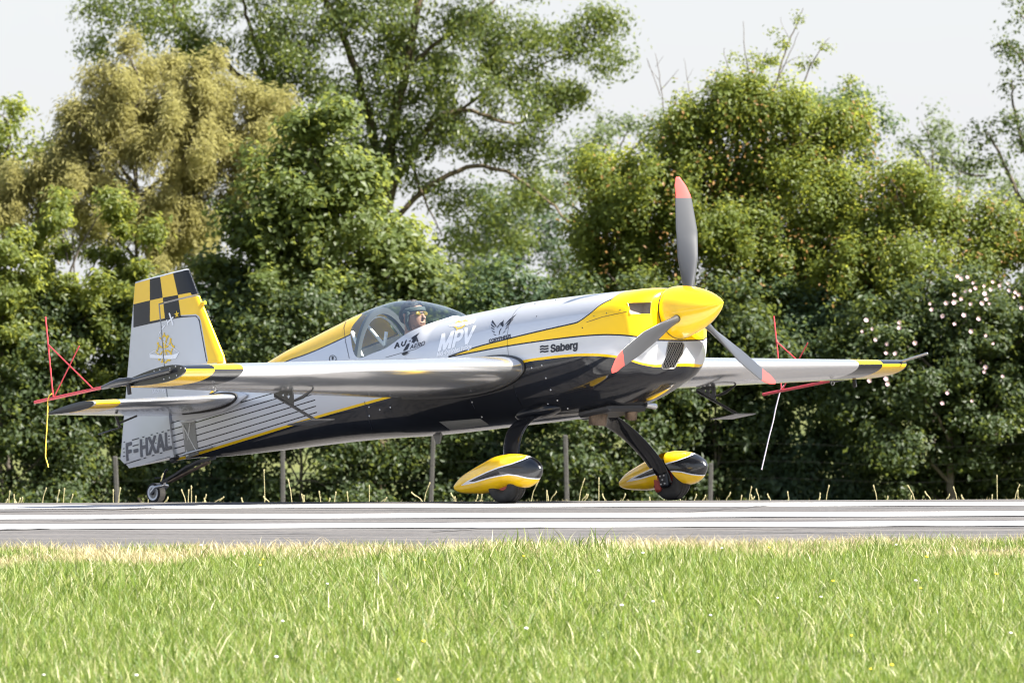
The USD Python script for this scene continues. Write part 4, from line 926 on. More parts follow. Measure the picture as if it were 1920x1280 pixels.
obj('pivot_post', body(tube([P0([(307, 902)])[0], P0([(306, 910)])[0]], .014, 8)), LOOK['steel'], AIR, smooth=True)
for sg in (-1, 1):
    t_ = P0([(306, 908)])[0]; pts = np.array([t_, t_ + np.array([.0, sg * .035, -.012]), (t_ + TWc) / 2 + np.array([-.01, sg * .058, .01]), TWc + np.array([0, sg * .055, 0])])
    obj('fork_arm', body(tube(pts, [.015, .015, .013, .012], 8)), LOOK['steel'], AIR, smooth=True)
tw = obj('tail_wheel', body(fix(xf(revolve([(-.036, .05), (-.034, .072), (-.026, TWr), (.026, TWr), (.034, .072), (.036, .05)], 36, 'y'), None, TWc))), LOOK['pale_tread'], AIR, smooth=30)
for sg in (-1, 1):
    obj('tyre_wall', body(fix(xf(revolve([(sg * .030, .076), (sg * .0375, .070), (sg * .0375, .055), (sg * .034, .052)], 36, 'y'), None, TWc))), LOOK['rubber'], tw, smooth=30)
    obj('rim', body(fix(xf(revolve([(sg * .030, .001), (sg * .036, .020), (sg * .034, .035), (sg * .040, .056), (sg * .036, .060)], 36, 'y'), None, TWc))), LOOK['white_paint'], tw, smooth=30)
    obj('hub', body(fix(xf(revolve([(sg * .034, .018), (sg * .05, .016), (sg * .052, .002)], 16, 'y'), None, TWc))), LOOK['dark_steel'], tw, smooth=30)

# cords tied to the sighting frames
def cord(name, px, y, m, label):
    p = on_y(np.array([q[0] for q in px], float), np.array([q[1] for q in px], float), y); p = B(p)
    wpt = (np.c_[p, np.ones(len(p))] @ np.array(AIRM))[:, :3]
    o = obj(name, tube(wpt, .0045, 6), LOOK[m], smooth=True); tag(stage.GetPrimAtPath(o), label, 'cord')
cord('cord', [(97, 738), (92, 741), (89, 752), (88.5, 780), (87, 805), (85, 835), (84.5, 856), (88, 868), (90, 876)], -3.80, 'cord_yellow', 'yellow cord hanging from the red sighting frame on the near wing tip')
cord('cord', [(1470, 722), (1464, 728), (1460, 742), (1454, 765), (1449, 790), (1441, 820), (1434, 850), (1427, 880)], 3.80, 'cord_white', 'pale cord hanging from the red sighting frame on the far wing tip')
# ------------------------------------------------------------------ the pilot
import manifold3d as mf
def blob(parts, edge, it=12):
    """one continuous skin round chains of spheres: parts = [((p, r), (q, r2)), ...]"""
    M = mf.Manifold()
    for ch in parts:
        M = M + mf.Manifold.batch_hull([mf.Manifold.sphere(r, 20).translate(tuple(map(float, p))) for p, r in ch])
    M = M.refine_to_length(edge); m = M.to_mesh()
    t = trimesh.Trimesh(m.vert_properties[:, :3], m.tri_verts, process=True); trimesh.smoothing.filter_taubin(t, iterations=it)
    return np.array(t.vertices), np.array(t.faces)
PIL = thing('person', 'dark-haired pilot in mirrored sunglasses and grey head cover sitting under the canopy', 'person', mat=AIRM)
hc = np.array([3.165, 0.0, .415])
H = lambda f, l, u: tuple(hc + np.array([-f, l, u]))          # forward, left, up from the middle of the head
arms = []
for sg in (-1, 1):
    sh = H(-.06, sg * .17, -.255); el = H(.06, sg * .235, -.47); wr = H(.27, sg * .10, -.52)
    arms += [[(sh, .065), (el, .047)], [(el, .045), (wr, .030)], [(wr, .028), (H(.33, sg * .07, -.515), .030)]]
    for k in range(4):
        b0 = H(.345, sg * .085 - .0 + (k - 1.5) * .017 * sg, -.505); b1 = H(.385, sg * .085 + (k - 1.5) * .019 * sg, -.51); b2 = H(.395, sg * .085 + (k - 1.5) * .018 * sg, -.54)
        arms += [[(b0, .0095), (b1, .009)], [(b1, .009), (b2, .0085)]]
    arms += [[(H(.30, sg * .05, -.51), .011), (H(.35, sg * .03, -.53), .009)]]
torso = [[(H(-.08, 0, -.23), .085), (H(-.06, -.15, -.27), .072), (H(-.06, .15, -.27), .072)], [(H(-.06, -.12, -.27), .085), (H(-.06, .12, -.27), .085), (H(-.04, -.10, -.50), .10), (H(-.04, .10, -.50), .10)],
         [(H(-.055, 0, -.21), .058), (H(-.035, 0, -.09), .055)]]
headp = [[(H(-.015, 0, .045), .078), (H(.015, 0, .035), .075), (H(-.035, 0, .02), .074)], [(H(.03, 0, .0), .068), (H(.05, 0, -.055), .048), (H(.0, 0, -.03), .062)], [(H(.058, 0, -.085), .027), (H(.03, .028, -.075), .028), (H(.03, -.028, -.075), .028)],
         [(H(.090, 0, .012), .010), (H(.112, 0, -.022), .0125)], [(H(.095, .0, -.055), .010), (H(.090, .016, -.056), .009), (H(.090, -.016, -.056), .009)], [(H(-.005, -.078, -.005), .012), (H(-.012, -.080, .02), .013), (H(0, -.07, .005), .012)], [(H(-.005, .078, -.005), .012), (H(-.012, .080, .02), .013), (H(0, .07, .005), .012)],
         [(H(-.03, 0, -.05), .054), (H(-.04, 0, -.16), .056)]]
obj('body', body(blob(torso + arms + headp, .009, 6)), LOOK['skin'], PIL, smooth=True, label='head, face and hands of the pilot')
grow = lambda ch: [(q, r + .007) for q, r in ch]
suit = [grow(ch) for ch in torso[:2]] + [grow(ch) for ch in (arms[0], arms[1], arms[12], arms[13])]
obj('flight_suit', body(blob(suit, .014, 8)), LOOK['flight_suit'], PIL, smooth=True)
hair = blob([[(H(-.02, 0, .055), .081), (H(.02, 0, .053), .074), (H(-.045, 0, .02), .078)], [(H(.05, 0, .085), .03), (H(.078, 0, .090), .014), (H(.02, 0, .08), .05)]], .009, 4)
hv = hair[0]; hv = hv + (meshkit.noise(hv * 45)[:, None] - .5) * .012 * ((hv - hc) / .08)
hm = trimesh.Trimesh(hv, hair[1]); hm = hm.slice_plane(hc + np.array([.0, 0, .022]), np.array([.62, 0, .8]))
obj('hair', body((np.array(hm.vertices), np.array(hm.faces))), LOOK['hair'], PIL, smooth=True)
band = []
for a in np.linspace(0, 2 * np.pi, 41):
    c, sn = math.cos(a), math.sin(a); f = .094 * c + .004; l = .084 * sn; u = .046 + .004 * c - .035 * (c < 0) * abs(c)
    n = np.array([-c, sn, 0.0]); p = np.array(H(f, l, u)); band.append([p + np.array([0, 0, .017]), p + n * .003 + np.array([0, 0, .009]), p + n * .003 - np.array([0, 0, .009]), p - np.array([0, 0, .017]), p - n * .006])
obj('head_cover', body(fix(loft(band, False, False))), LOOK['headset_cloth'], PIL, smooth=True)
for sg in (-1, 1):
    obj('chin_strap', body(tube([H(.035, sg * .081, .035), H(.012, sg * .083, .0), H(-.004, sg * .076, -.05), H(.0, sg * .062, -.10)], [.016, .015, .013, .010], 8)), LOOK['headset_cloth'], PIL, smooth=True)
gl = []
lens = trimesh.creation.icosphere(2, 1.0); lv = np.array(lens.vertices)
for sg in (-1, 1): gl.append((lv * np.array([.012, .030, .019]) + np.array(H(.088, sg * .033, .012)), lens.faces))
g_ = obj('sunglasses', body(cat(*gl)), LOOK['sunglass'], PIL, smooth=True)
obj('glasses_frame', body(cat(*[tube([H(.088, sg * .060, .016), H(.05, sg * .079, .016), H(-.005, sg * .083, .014)], .0035, 6) for sg in (-1, 1)], tube([H(.098, -.03, .018), H(.102, 0, .018), H(.098, .03, .018)], .0035, 6))), LOOK['dark_steel'], PIL, smooth=True)
for sg in (-1, 1):
    obj('harness_strap', body(fix(loft([[(p[0], p[1] - .022, p[2]), (p[0], p[1] + .022, p[2]), (p[0] - .006, p[1] + .022, p[2] + .006), (p[0] - .006, p[1] - .022, p[2] + .006)] for p in [H(-.10, sg * .09, -.17), H(-.03, sg * .095, -.165), H(.03, sg * .10, -.23), H(.055, sg * .10, -.36)]]))), LOOK['strap'], PIL, smooth=30)
# ------------------------------------------------------------------ vegetation
def leaf_mat(name, lo, mid, hi, trans, tfac=0.35, rough=0.5):
    mat(name, {'g': ('geometry', {}), 'r': ('rgb_ramp', {'ramp': [(0.0, lo), (0.5, mid), (1.0, hi)]}), 'h': ('hsv', {'saturation': 1.0, 'value': 1.0}),
               'p': ('principled_bsdf', {'roughness': rough, 'specular_ior_level': 0.35}), 't': ('translucent_bsdf', {'color': trans}), 'tm': ('mix', {'mix_type': 'multiply', 'fac': 0.55, 'color1': trans}),
               'rr': ('rgb_ramp', {'ramp': [(0.0, (.45, .5, .4)), (1.0, (1.3, 1.25, 1.0))]}), 'm': ('mix_closure', {'fac': tfac})},
        [('g.random_per_island', 'r.fac'), ('r.color', 'p.base_color'), ('g.random_per_island', 'rr.fac'), ('rr.color', 'tm.color2'), ('tm.color', 't.color'), ('p.BSDF', 'm.closure1'), ('t.BSDF', 'm.closure2')], surface='m.closure')
leaf_mat('leaf_oak', (.065, .09, .024), (.14, .175, .050), (.27, .30, .125), (.50, .54, .12), .42)
leaf_mat('leaf_light', (.08, .105, .022), (.16, .19, .042), (.28, .30, .10), (.56, .58, .11), .46)
leaf_mat('leaf_tan', (.24, .225, .09), (.52, .47, .22), (.74, .66, .34), (.74, .66, .26), .42, .7)
leaf_mat('leaf_poplar', (.06, .085, .025), (.11, .14, .045), (.20, .22, .085), (.40, .45, .09), .42, .4)
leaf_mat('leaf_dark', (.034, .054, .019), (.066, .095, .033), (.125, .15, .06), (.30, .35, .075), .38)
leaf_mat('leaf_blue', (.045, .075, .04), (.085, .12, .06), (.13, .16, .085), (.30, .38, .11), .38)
leaf_mat('leaf_rusty', (.085, .115, .022), (.17, .20, .045), (.29, .30, .09), (.58, .60, .10), .47)
leaf_mat('leaf_shoot', (.24, .13, .04), (.34, .22, .06), (.36, .29, .08), (.52, .38, .08), .4)
leaf_mat('leaf_pale', (.09, .12, .05), (.14, .17, .07), (.20, .22, .10), (.30, .36, .10), .35)
plain('bark', (.085, .07, .055), .9, bumpy=.6, scale=9, vary=.45)
plain('bark_lichen', (.075, .055, .03), .9, bumpy=.6, scale=7, vary=.7)
plain('post_concrete', (.048, .045, .043), .85, bumpy=.3, scale=20, vary=.25)
plain('fence_wire', (.05, .05, .05), .5, .6)
plain('petal', (.78, .58, .65), .6, vary=.25, scale=6)
plain('stamen', (.60, .42, .06), .7)

def leaves(P, N, L, aspect, rng, fold=.18, droop=0.0):
    n = len(P); r = rng.normal(size=(n, 3)); r[:, 2] -= droop
    t = r - N * (r * N).sum(1, keepdims=True); t /= np.linalg.norm(t, axis=1, keepdims=True) + 1e-9; b = np.cross(N, t)
    L = (L * rng.uniform(.6, 1.35, n))[:, None]; w = L * aspect
    V = np.empty((n, 4, 3)); V[:, 0] = P - t * L * .5; V[:, 2] = P + t * L * .5
    V[:, 1] = P - t * L * .05 + b * w * .5 + N * L * fold * .6; V[:, 3] = P - t * L * .05 - b * w * .5 + N * L * fold * .6
    i = np.arange(n)[:, None] * 4
    return V.reshape(-1, 3), np.vstack([i + np.array([0, 1, 2]), i + np.array([0, 2, 3])])
def crown(lobes, dist, depth, dens, L, aspect, seed, sigma=.13, gap=.42, freq=1.6, up=.55, droop=0.0, shell=2.4, outer=0.0, plume=(1, 1, .75)):
    """leaf clumps through the volume of ellipsoidal lobes (px, py, rx, ry in the photograph, standing at dist)"""
    rng = np.random.default_rng(seed); PP, NN = [], []; k = dist / FPX
    for (px, py, rx, ry) in lobes:
        rx, ry = rx * 1.06, ry * 1.06
        c = wp(px, py, dist); R = np.array([rx * k, min(depth, max(rx, ry) * k * 1.1), ry * k]); c = c + np.array([0, rng.uniform(-.35, .35), 0])
        area = math.pi * rx * ry; n = int(area * dens); nc = max(5, int(area * k * k * 14))
        d = rng.normal(size=(nc, 3)); d /= np.linalg.norm(d, axis=1, keepdims=True); rad = rng.uniform(outer ** shell, 1, nc) ** (1 / shell); rad = rad * (1 + .22 * rng.normal(size=nc) * (rad > .8))
        C = c + d * rad[:, None] * R
        keep = meshkit.fbm(C * freq, 3, seed) > gap * .82
        if keep.sum() < 3: keep[:] = True
        C, d = C[keep], d[keep]
        j = rng.integers(0, len(C), n); off = rng.normal(size=(n, 3)) * sigma * np.array(plume)
        P = C[j] + off; out = d[j] * .5 + off / (sigma * 3) + rng.normal(size=(n, 3)) * .55; out[:, 2] += up
        PP.append(P); NN.append(out / (np.linalg.norm(out, axis=1, keepdims=True) + 1e-9))
    return leaves(np.vstack(PP), np.vstack(NN), L, aspect, rng, droop=droop)
def limbs(paths, dist, seed=0, r0=.09, twigs=None, ntw=0):
    """trunk and limbs along pixel polylines [(pts, r_start, r_end, depth offset)]"""
    rng = np.random.default_rng(seed + 77); out = []
    from scipy.interpolate import make_interp_spline
    for pts, a, b_, dy in paths:
        P = np.array([wp(x, y, dist) for x, y in pts]); n = len(P); P[:, 1] += np.linspace(0, dy, n)
        k = min(3, n - 1); Q = make_interp_spline(np.linspace(0, 1, n), P, k)(np.linspace(0, 1, 5 * n)); Q += rng.normal(size=Q.shape) * min(a, .05) * .35
        out.append(tube(Q, np.linspace(a, b_, len(Q)), 7))
    return cat(*out)
def auto_limbs(base, lobes, dist, seed, r=.07, n=9):
    rng = np.random.default_rng(seed + 5); L_ = [lobes[i] for i in rng.permutation(len(lobes))[:n]]; bx, by = base; paths = [([(bx, by), (bx + rng.uniform(-6, 6), by - 130), (bx + rng.uniform(-10, 10), min(l[1] for l in lobes) + 60)], r, r * .3, 0)]
    for (px, py, rx, ry) in L_:
        j = min(by - 60, py + ry + rng.uniform(20, 120)); paths.append(([(bx, j), ((bx + px) / 2 + rng.uniform(-10, 10), (j + py) / 2 - 10), (px + rng.uniform(-.4, .4) * rx, py - rng.uniform(0, .5) * ry)], r * .5, r * .12, rng.uniform(-.6, .6)))
    return paths
NEED_BASE = 1010
def tree(name, label, cat_, lobes, dist, leaf, L, dens, seed, base=None, group=None, depth=1.6, aspect=.55, paths=None, bark='bark', shoots=None, limb_r=.07, nl=9, **kw):
    bx = base if base is not None else float(np.mean([l[0] for l in lobes])); g = float(ground_z(dist - DIST)); by = HORIZON + (EYE - g) / dist * FPX + 6
    loc = wp(bx, by, dist); t = thing(name, label, cat_, group, loc=loc)
    sh = lambda m: (np.asarray(m[0]) - loc, m[1])
    obj('trunk', sh(limbs(paths if paths is not None else auto_limbs((bx, by), lobes, dist, seed, limb_r, nl), dist, seed)), LOOK[bark], t, smooth=True)
    c = obj('crown', sh(crown(lobes, dist, depth, dens, L, aspect, seed, **kw)), LOOK[leaf], t); tag(stage.GetPrimAtPath(c), kind='stuff')
    if shoots:
        m, f, sz_ = shoots; k2 = dict(kw); k2.update(outer=.92, gap=.3)
        c = obj('young_shoots', sh(crown(lobes, dist, depth, dens * f, sz_, aspect, seed + 900, **k2)), LOOK[m], t); tag(stage.GetPrimAtPath(c), kind='stuff')
    return t, loc

# tall airy tree behind the middle of the hedge
tall = [(720, 40, 90, 70), (700, 150, 75, 90), (790, 120, 85, 90), (880, 60, 85, 70), (870, 170, 85, 75), (960, 100, 75, 75), (1000, 190, 75, 55), (1060, 60, 75, 55), (1130, 30, 55, 40), (1150, 120, 35, 45), (760, 250, 80, 70), (860, 270, 85, 55), (960, 270, 75, 45),
        (1080, 190, 55, 40), (620, 60, 55, 75), (560, 100, 65, 75), (480, 60, 75, 55), (400, 80, 75, 55), (300, 45, 75, 45), (200, 35, 55, 35), (180, 90, 35, 28), (620, 180, 50, 70), (500, 150, 60, 50), (1000, 345, 75, 35), (900, 390, 60, 40), (860, 460, 55, 45), (820, 360, 45, 50), (960, 450, 55, 35), (740, -60, 110, 70), (900, -50, 110, 60), (540, -40, 130, 60), (340, -30, 120, 50), (720, 330, 60, 55), (670, 260, 50, 60)]
tp_ = [([(705, 1000), (712, 700), (718, 420), (735, 260), (770, 90), (795, -70)], 0.186, 0.060, 0), ([(718, 420), (700, 250), (660, 110), (610, 0), (590, -60)], 0.105, 0.036, .4), ([(725, 400), (770, 290), (845, 212), (930, 225), (990, 215)], 0.074, 0.018, -.5), ([(730, 420), (860, 318), (950, 325), (1030, 380), (1080, 440)], 0.056, 0.015, -.6),
       ([(700, 470), (560, 260), (500, 180), (400, 100), (330, 20), (290, -50)], 0.093, 0.030, .5), ([(540, 235), (495, 120), (465, 30), (455, -50)], 0.056, 0.024, .3), ([(760, 130), (850, 60), (950, -20)], 0.050, 0.018, .4), ([(770, 300), (800, 380), (830, 440)], 0.031, 0.009, -.4), ([(800, 300), (900, 180), (1020, 120), (1120, 60)], 0.037, 0.009, .3), ([(690, 300), (600, 190), (565, 190)], 0.037, 0.012, 0)]
tree('tall_tree', 'tall airy tree with open lichen-flecked limbs rising above the hedge behind the canopy', 'tree', tall, 150, 'leaf_poplar', .098, .135, 1, 705, depth=2.2, aspect=.42, paths=tp_, bark='bark_lichen', sigma=.18, gap=.55, freq=1.2, up=.2, droop=.8)
tan = [(200, 150, 70, 55), (255, 115, 45, 40), (330, 165, 80, 65), (410, 180, 60, 60), (440, 240, 80, 70), (500, 200, 30, 45), (530, 225, 22, 50), (230, 250, 110, 80), (150, 235, 45, 40), (340, 280, 110, 85), (120, 320, 85, 70), (50, 360, 70, 60), (320, 390, 130, 85), (450, 330, 75, 75), (160, 410, 110, 80), (300, 440, 70, 60), (370, 450, 50, 50), (20, 400, 60, 50)]
tree('tan_tree', 'rounded tree with feathery straw-coloured foliage behind the tail fin', 'tree', tan, 133, 'leaf_tan', .12, .34, 2, 260, depth=1.8, aspect=.17, sigma=.12, gap=.36, freq=2.2, up=.9, droop=-2.2, plume=(.85, .85, 1.1))
oak = [(600, 290, 75, 70), (650, 330, 65, 65), (540, 350, 65, 65), (490, 420, 70, 65), (620, 420, 105, 85), (730, 450, 75, 65), (560, 520, 115, 75), (700, 540, 105, 75), (795, 515, 55, 55), (838, 560, 42, 36), (430, 520, 75, 75), (480, 620, 115, 75), (640, 640, 140, 75), (780, 620, 80, 60), (560, 245, 35, 30), (640, 225, 30, 25)]
tree('broadleaf_tree', 'full bright green broad-leaved tree right behind the cockpit', 'tree', oak, 126, 'leaf_oak', .125, .15, 3, 620, depth=1.5, aspect=.62, sigma=.16, gap=.42, freq=1.7, up=.75)
lef = [(105, 420, 32, 55), (98, 500, 48, 60), (213, 420, 32, 50), (205, 500, 45, 60), (283, 450, 18, 42), (60, 560, 75, 75), (180, 580, 80, 65), (270, 540, 40, 60), (120, 640, 100, 60), (110, 375, 16, 22), (215, 380, 14, 22)]
tree('upright_shrub', 'bright green shrub with upright leafy shoots left of the tail fin', 'shrub', lef, 125.2, 'leaf_light', .11, .18, 4, 130, depth=1.2, aspect=.42, sigma=.10, gap=.45, freq=2.4, up=.6, limb_r=.04)
le2 = [(-110, 520, 70, 90), (-150, 640, 80, 90), (5, 470, 45, 65), (20, 560, 55, 75), (-30, 620, 70, 80), (30, 660, 60, 60)]
tree('yellow_green_shrub', 'yellow-green sunlit shrub at the left edge of the hedge', 'shrub', le2, 124.6, 'leaf_light', .10, .19, 5, 5, depth=1.2, aspect=.5, sigma=.10, gap=.42, freq=2.2, limb_r=.04)
tree('round_tree', 'small light green tree at the far left above the hedge', 'tree', [(15, 215, 38, 45), (-25, 250, 45, 60), (25, 280, 40, 30), (75, 270, 40, 28), (70, 330, 50, 40), (-10, 330, 60, 50), (-110, 300, 80, 80), (-100, 400, 80, 70)], 141, 'leaf_light', .10, .075, 6, 10, depth=1.2, sigma=.14, gap=.5)
tree('blue_green_tree', 'dark blue-green tree far behind the gap beside the tall tree', 'tree', [(950, 375, 75, 50), (925, 440, 80, 55), (1015, 430, 50, 55), (950, 520, 90, 60), (860, 520, 50, 50), (1040, 510, 60, 50)], 180, 'leaf_blue', .10, .13, 7, 950, depth=2.4, sigma=.16, gap=.48)
rus = [(1330, 225, 65, 45), (1440, 225, 85, 60), (1535, 265, 65, 55), (1290, 300, 85, 65), (1400, 320, 105, 75), (1520, 340, 85, 65), (1605, 235, 30, 45), (1240, 360, 75, 65), (1340, 420, 115, 75), (1460, 430, 105, 75), (1150, 335, 80, 55), (1110, 420, 65, 65), (1570, 420, 55, 65), (1200, 470, 95, 65), (1380, 530, 125, 75), (1500, 555, 85, 75), (1130, 540, 75, 65), (1290, 600, 100, 70), (1380, 165, 35, 35), (1480, 660, 90, 60), (1230, 560, 80, 60), (1540, 480, 75, 60), (1320, 365, 85, 60), (1430, 480, 90, 60), (1180, 400, 70, 50), (1385, 215, 40, 40), (1480, 195, 30, 35), (1570, 230, 30, 35), (1350, 180, 22, 30), (1420, 160, 18, 28), (1265, 250, 30, 35)]
TB, TBl = tree('hawthorn_tree', 'broad green tree with rusty orange shoot tips behind the propeller', 'tree', rus, 127, 'leaf_rusty', .075, .34, 8, 1380, depth=1.6, aspect=.55, sigma=.135, plume=(.95, .95, 1.2), gap=.42, freq=2.4, up=.6, droop=-.5, shoots=('leaf_shoot', .022, .065), nl=14)
tw = [([(1385, 360), (1430, 250), (1465, 130), (1490, 60), (1509, 14)], 0.0238, 0.0054, .2), ([(1440, 230), (1405, 130), (1396, 40)], 0.0151, 0.0036, 0), ([(1452, 170), (1500, 60)], 0.0108, 0.0036, 0), ([(1490, 200), (1525, 120), (1558, 70)], 0.0162, 0.0036, .1), ([(1430, 250), (1370, 130), (1362, 90)], 0.0108, 0.0027, 0), ([(1415, 170), (1440, 90)], 0.0086, 0.0027, 0), ([(1250, 250), (1238, 140), (1230, 100)], 0.0097, 0.0027, 0), ([(1240, 170), (1275, 130)], 0.0076, 0.0027, 0), ([(1300, 210), (1285, 110)], 0.0076, 0.0027, 0), ([(1240, 180), (1215, 110)], 0.0076, 0.0027, 0), ([(1465, 130), (1490, 110), (1512, 108)], .006, .002, 0), ([(1450, 180), (1430, 140), (1425, 110)], .006, .002, 0), ([(1485, 75), (1470, 50), (1466, 32)], .005, .002, 0), ([(1500, 40), (1515, 34)], .004, .002, 0), ([(1238, 150), (1222, 130), (1216, 112)], .004, .002, 0), ([(1232, 125), (1246, 105)], .004, .002, 0), ([(1290, 150), (1302, 128)], .004, .002, 0), ([(1525, 120), (1512, 100)], .005, .002, 0)]
obj('bare_twigs', (lambda m: (m[0] - TBl, m[1]))(limbs(tw, 127.5, 3)), LOOK['bark'], TB, smooth=True)
tl = [(1475, 85, 16, 18), (1500, 35, 12, 16), (1440, 110, 26, 22), (1500, 120, 12, 14), (1545, 85, 14, 14), (1525, 115, 14, 14), (1410, 120, 26, 16), (1380, 110, 12, 12), (1450, 60, 10, 10), (1600, 150, 20, 14)]
c = obj('twig_leaves', (lambda m: (m[0] - TBl, m[1]))(crown(tl, 127.5, .4, .10, .06, .5, 33, sigma=.06, gap=.3)), LOOK['leaf_rusty'], TB); tag(stage.GetPrimAtPath(c), kind='stuff')
ru2 = [(1680, 340, 36, 45), (1725, 370, 55, 50), (1640, 420, 55, 55), (1765, 420, 75, 55), (1850, 430, 55, 45), (1705, 490, 95, 55), (1835, 500, 75, 45), (1600, 500, 55, 55), (1910, 470, 40, 50), (1990, 440, 70, 60), (2090, 480, 80, 80), (1640, 500, 60, 55), (1660, 570, 90, 50), (1560, 600, 70, 60)]
tree('rusty_shrub', 'tall shrub with orange-tipped leaves above the far wing tip', 'shrub', ru2, 126, 'leaf_rusty', .075, .34, 9, 1720, depth=1.4, aspect=.55, sigma=.125, plume=(.95, .95, 1.2), gap=.42, freq=2.6, up=.6, droop=-.5, shoots=('leaf_shoot', .04, .065))
ros = [(1800, 590, 85, 50), (1885, 585, 50, 48), (1700, 640, 85, 55), (1830, 670, 95, 65), (1620, 660, 65, 55), (1905, 720, 55, 75), (1720, 740, 105, 60), (1600, 750, 70, 60), (1830, 790, 90, 50), (1690, 830, 90, 50), (1990, 620, 80, 70), (2060, 720, 80, 80)]
RB, RBl = tree('rose_bush', 'dark wild rose bush covered in pale pink flowers behind the far wing tip', 'shrub', ros, 124.3, 'leaf_dark', .085, .25, 10, 1780, depth=1.3, aspect=.6, sigma=.14, gap=.38, freq=2.0, up=.5)
fl_px = [(1787, 519), (1795, 524), (1808, 521), (1817, 532), (1822, 541), (1813, 546), (1802, 548), (1838, 537), (1850, 544), (1854, 530), (1868, 536), (1882, 533), (1885, 545), (1896, 549), (1902, 553), (1893, 558), (1838, 552), (1843, 562), (1812, 571), (1833, 569), (1846, 570), (1907, 578), (1782, 554), (1794, 561), (1768, 569), (1781, 568), (1741, 581), (1738, 570), (1761, 593), (1783, 608), (1799, 592), (1827, 598), (1618, 601), (1629, 617), (1611, 622), (1636, 637), (1681, 605), (1681, 615), (1657, 645), (1655, 662), (1672, 663), (1709, 643), (1840, 629), (1855, 644), (1871, 705), (1839, 697), (1840, 688), (1655, 710), (1657, 719), (1624, 713), (1768, 736), (1815, 751), (1759, 755), (1813, 622)]
rngf = np.random.default_rng(4)
for px, py in fl_px:
    c = wp(px, py, 124.3) + np.array([0, -.90 - rngf.uniform(0, .35), 0]); R = rngf.uniform(.020, .035); nrm = np.array([rngf.uniform(-.4, .5), -1, rngf.uniform(-.1, .6)]); nrm /= np.linalg.norm(nrm); u = np.cross(nrm, [0, 0, 1]); u /= np.linalg.norm(u); v = np.cross(u, nrm); Vp, Fp = [c - nrm * .012], []
    for k in range(5):
        a0 = k * 2 * np.pi / 5 + rngf.uniform(-.1, .1)
        for da, rr in ((-.55, .75), (-.25, 1.0), (.25, 1.0), (.55, .75)): Vp.append(c + R * rr * (math.cos(a0 + da) * u + math.sin(a0 + da) * v) + nrm * .008)
        b = 1 + 4 * k; Fp += [(0, b, b + 1), (0, b + 1, b + 2), (0, b + 2, b + 3)]
    f_ = obj('flower', (np.array(Vp) - RBl, np.array(Fp)), LOOK['petal'], RB)
    m = trimesh.creation.icosphere(0, R * .22); obj('stamen', (np.array(m.vertices) + c + nrm * .004 - RBl, m.faces), LOOK['stamen'], f_)
tree('open_tree', 'thin dark tree reaching in at the upper right edge', 'tree', [(1905, 20, 34, 34), (1892, 85, 36, 24), (1908, 170, 22, 34), (1885, 235, 42, 34), (1835, 260, 42, 34), (1862, 300, 55, 32), (1795, 305, 32, 30), (1930, 110, 40, 60), (1940, 250, 40, 70)], 148, 'leaf_dark', .085, .05, 11, 1925, depth=1.2, sigma=.13, gap=.5, freq=1.6,
     paths=[([(1935, 950), (1932, 500), (1945, 200), (1940, -80)], .16, .08, 0), ([(1935, 420), (1880, 300), (1850, 250)], .05, .015, 0), ([(1938, 330), (1905, 210), (1900, 150)], .04, .012, 0), ([(1942, 160), (1900, 90), (1860, 95)], .04, .01, 0), ([(1850, 330), (1800, 320), (1785, 290)], .02, .01, 0), ([(1942, 60), (1910, 20)], .03, .01, 0)])
tree('distant_tree', 'pale green tree standing beyond the hedge left of the upper right tree', 'tree', [(1745, 245, 42, 38), (1715, 270, 28, 26), (1760, 300, 60, 45), (1820, 340, 70, 40), (1900, 380, 60, 45)], 172, 'leaf_pale', .09, .08, 12, 1750, depth=1.8, sigma=.15, gap=.5)
tree('grey_green_tree', 'hazy grey-green tree behind the left shoulder of the rusty-tipped tree', 'tree', [(1180, 245, 55, 36), (1125, 275, 55, 36), (1065, 305, 55, 45), (1250, 235, 45, 32), (1010, 360, 60, 40), (1100, 350, 60, 40)], 165, 'leaf_pale', .09, .10, 13, 1130, depth=1.8, sigma=.15, gap=.46)
tree('bushy_tree', 'leafy blue-green tree behind the right shoulder of the rusty-tipped tree', 'tree', [(1600, 175, 42, 36), (1560, 195, 55, 40), (1635, 230, 40, 40), (1590, 290, 60, 50), (1500, 190, 50, 36)], 152, 'leaf_blue', .09, .09, 14, 1580, depth=1.6, sigma=.14, gap=.48)
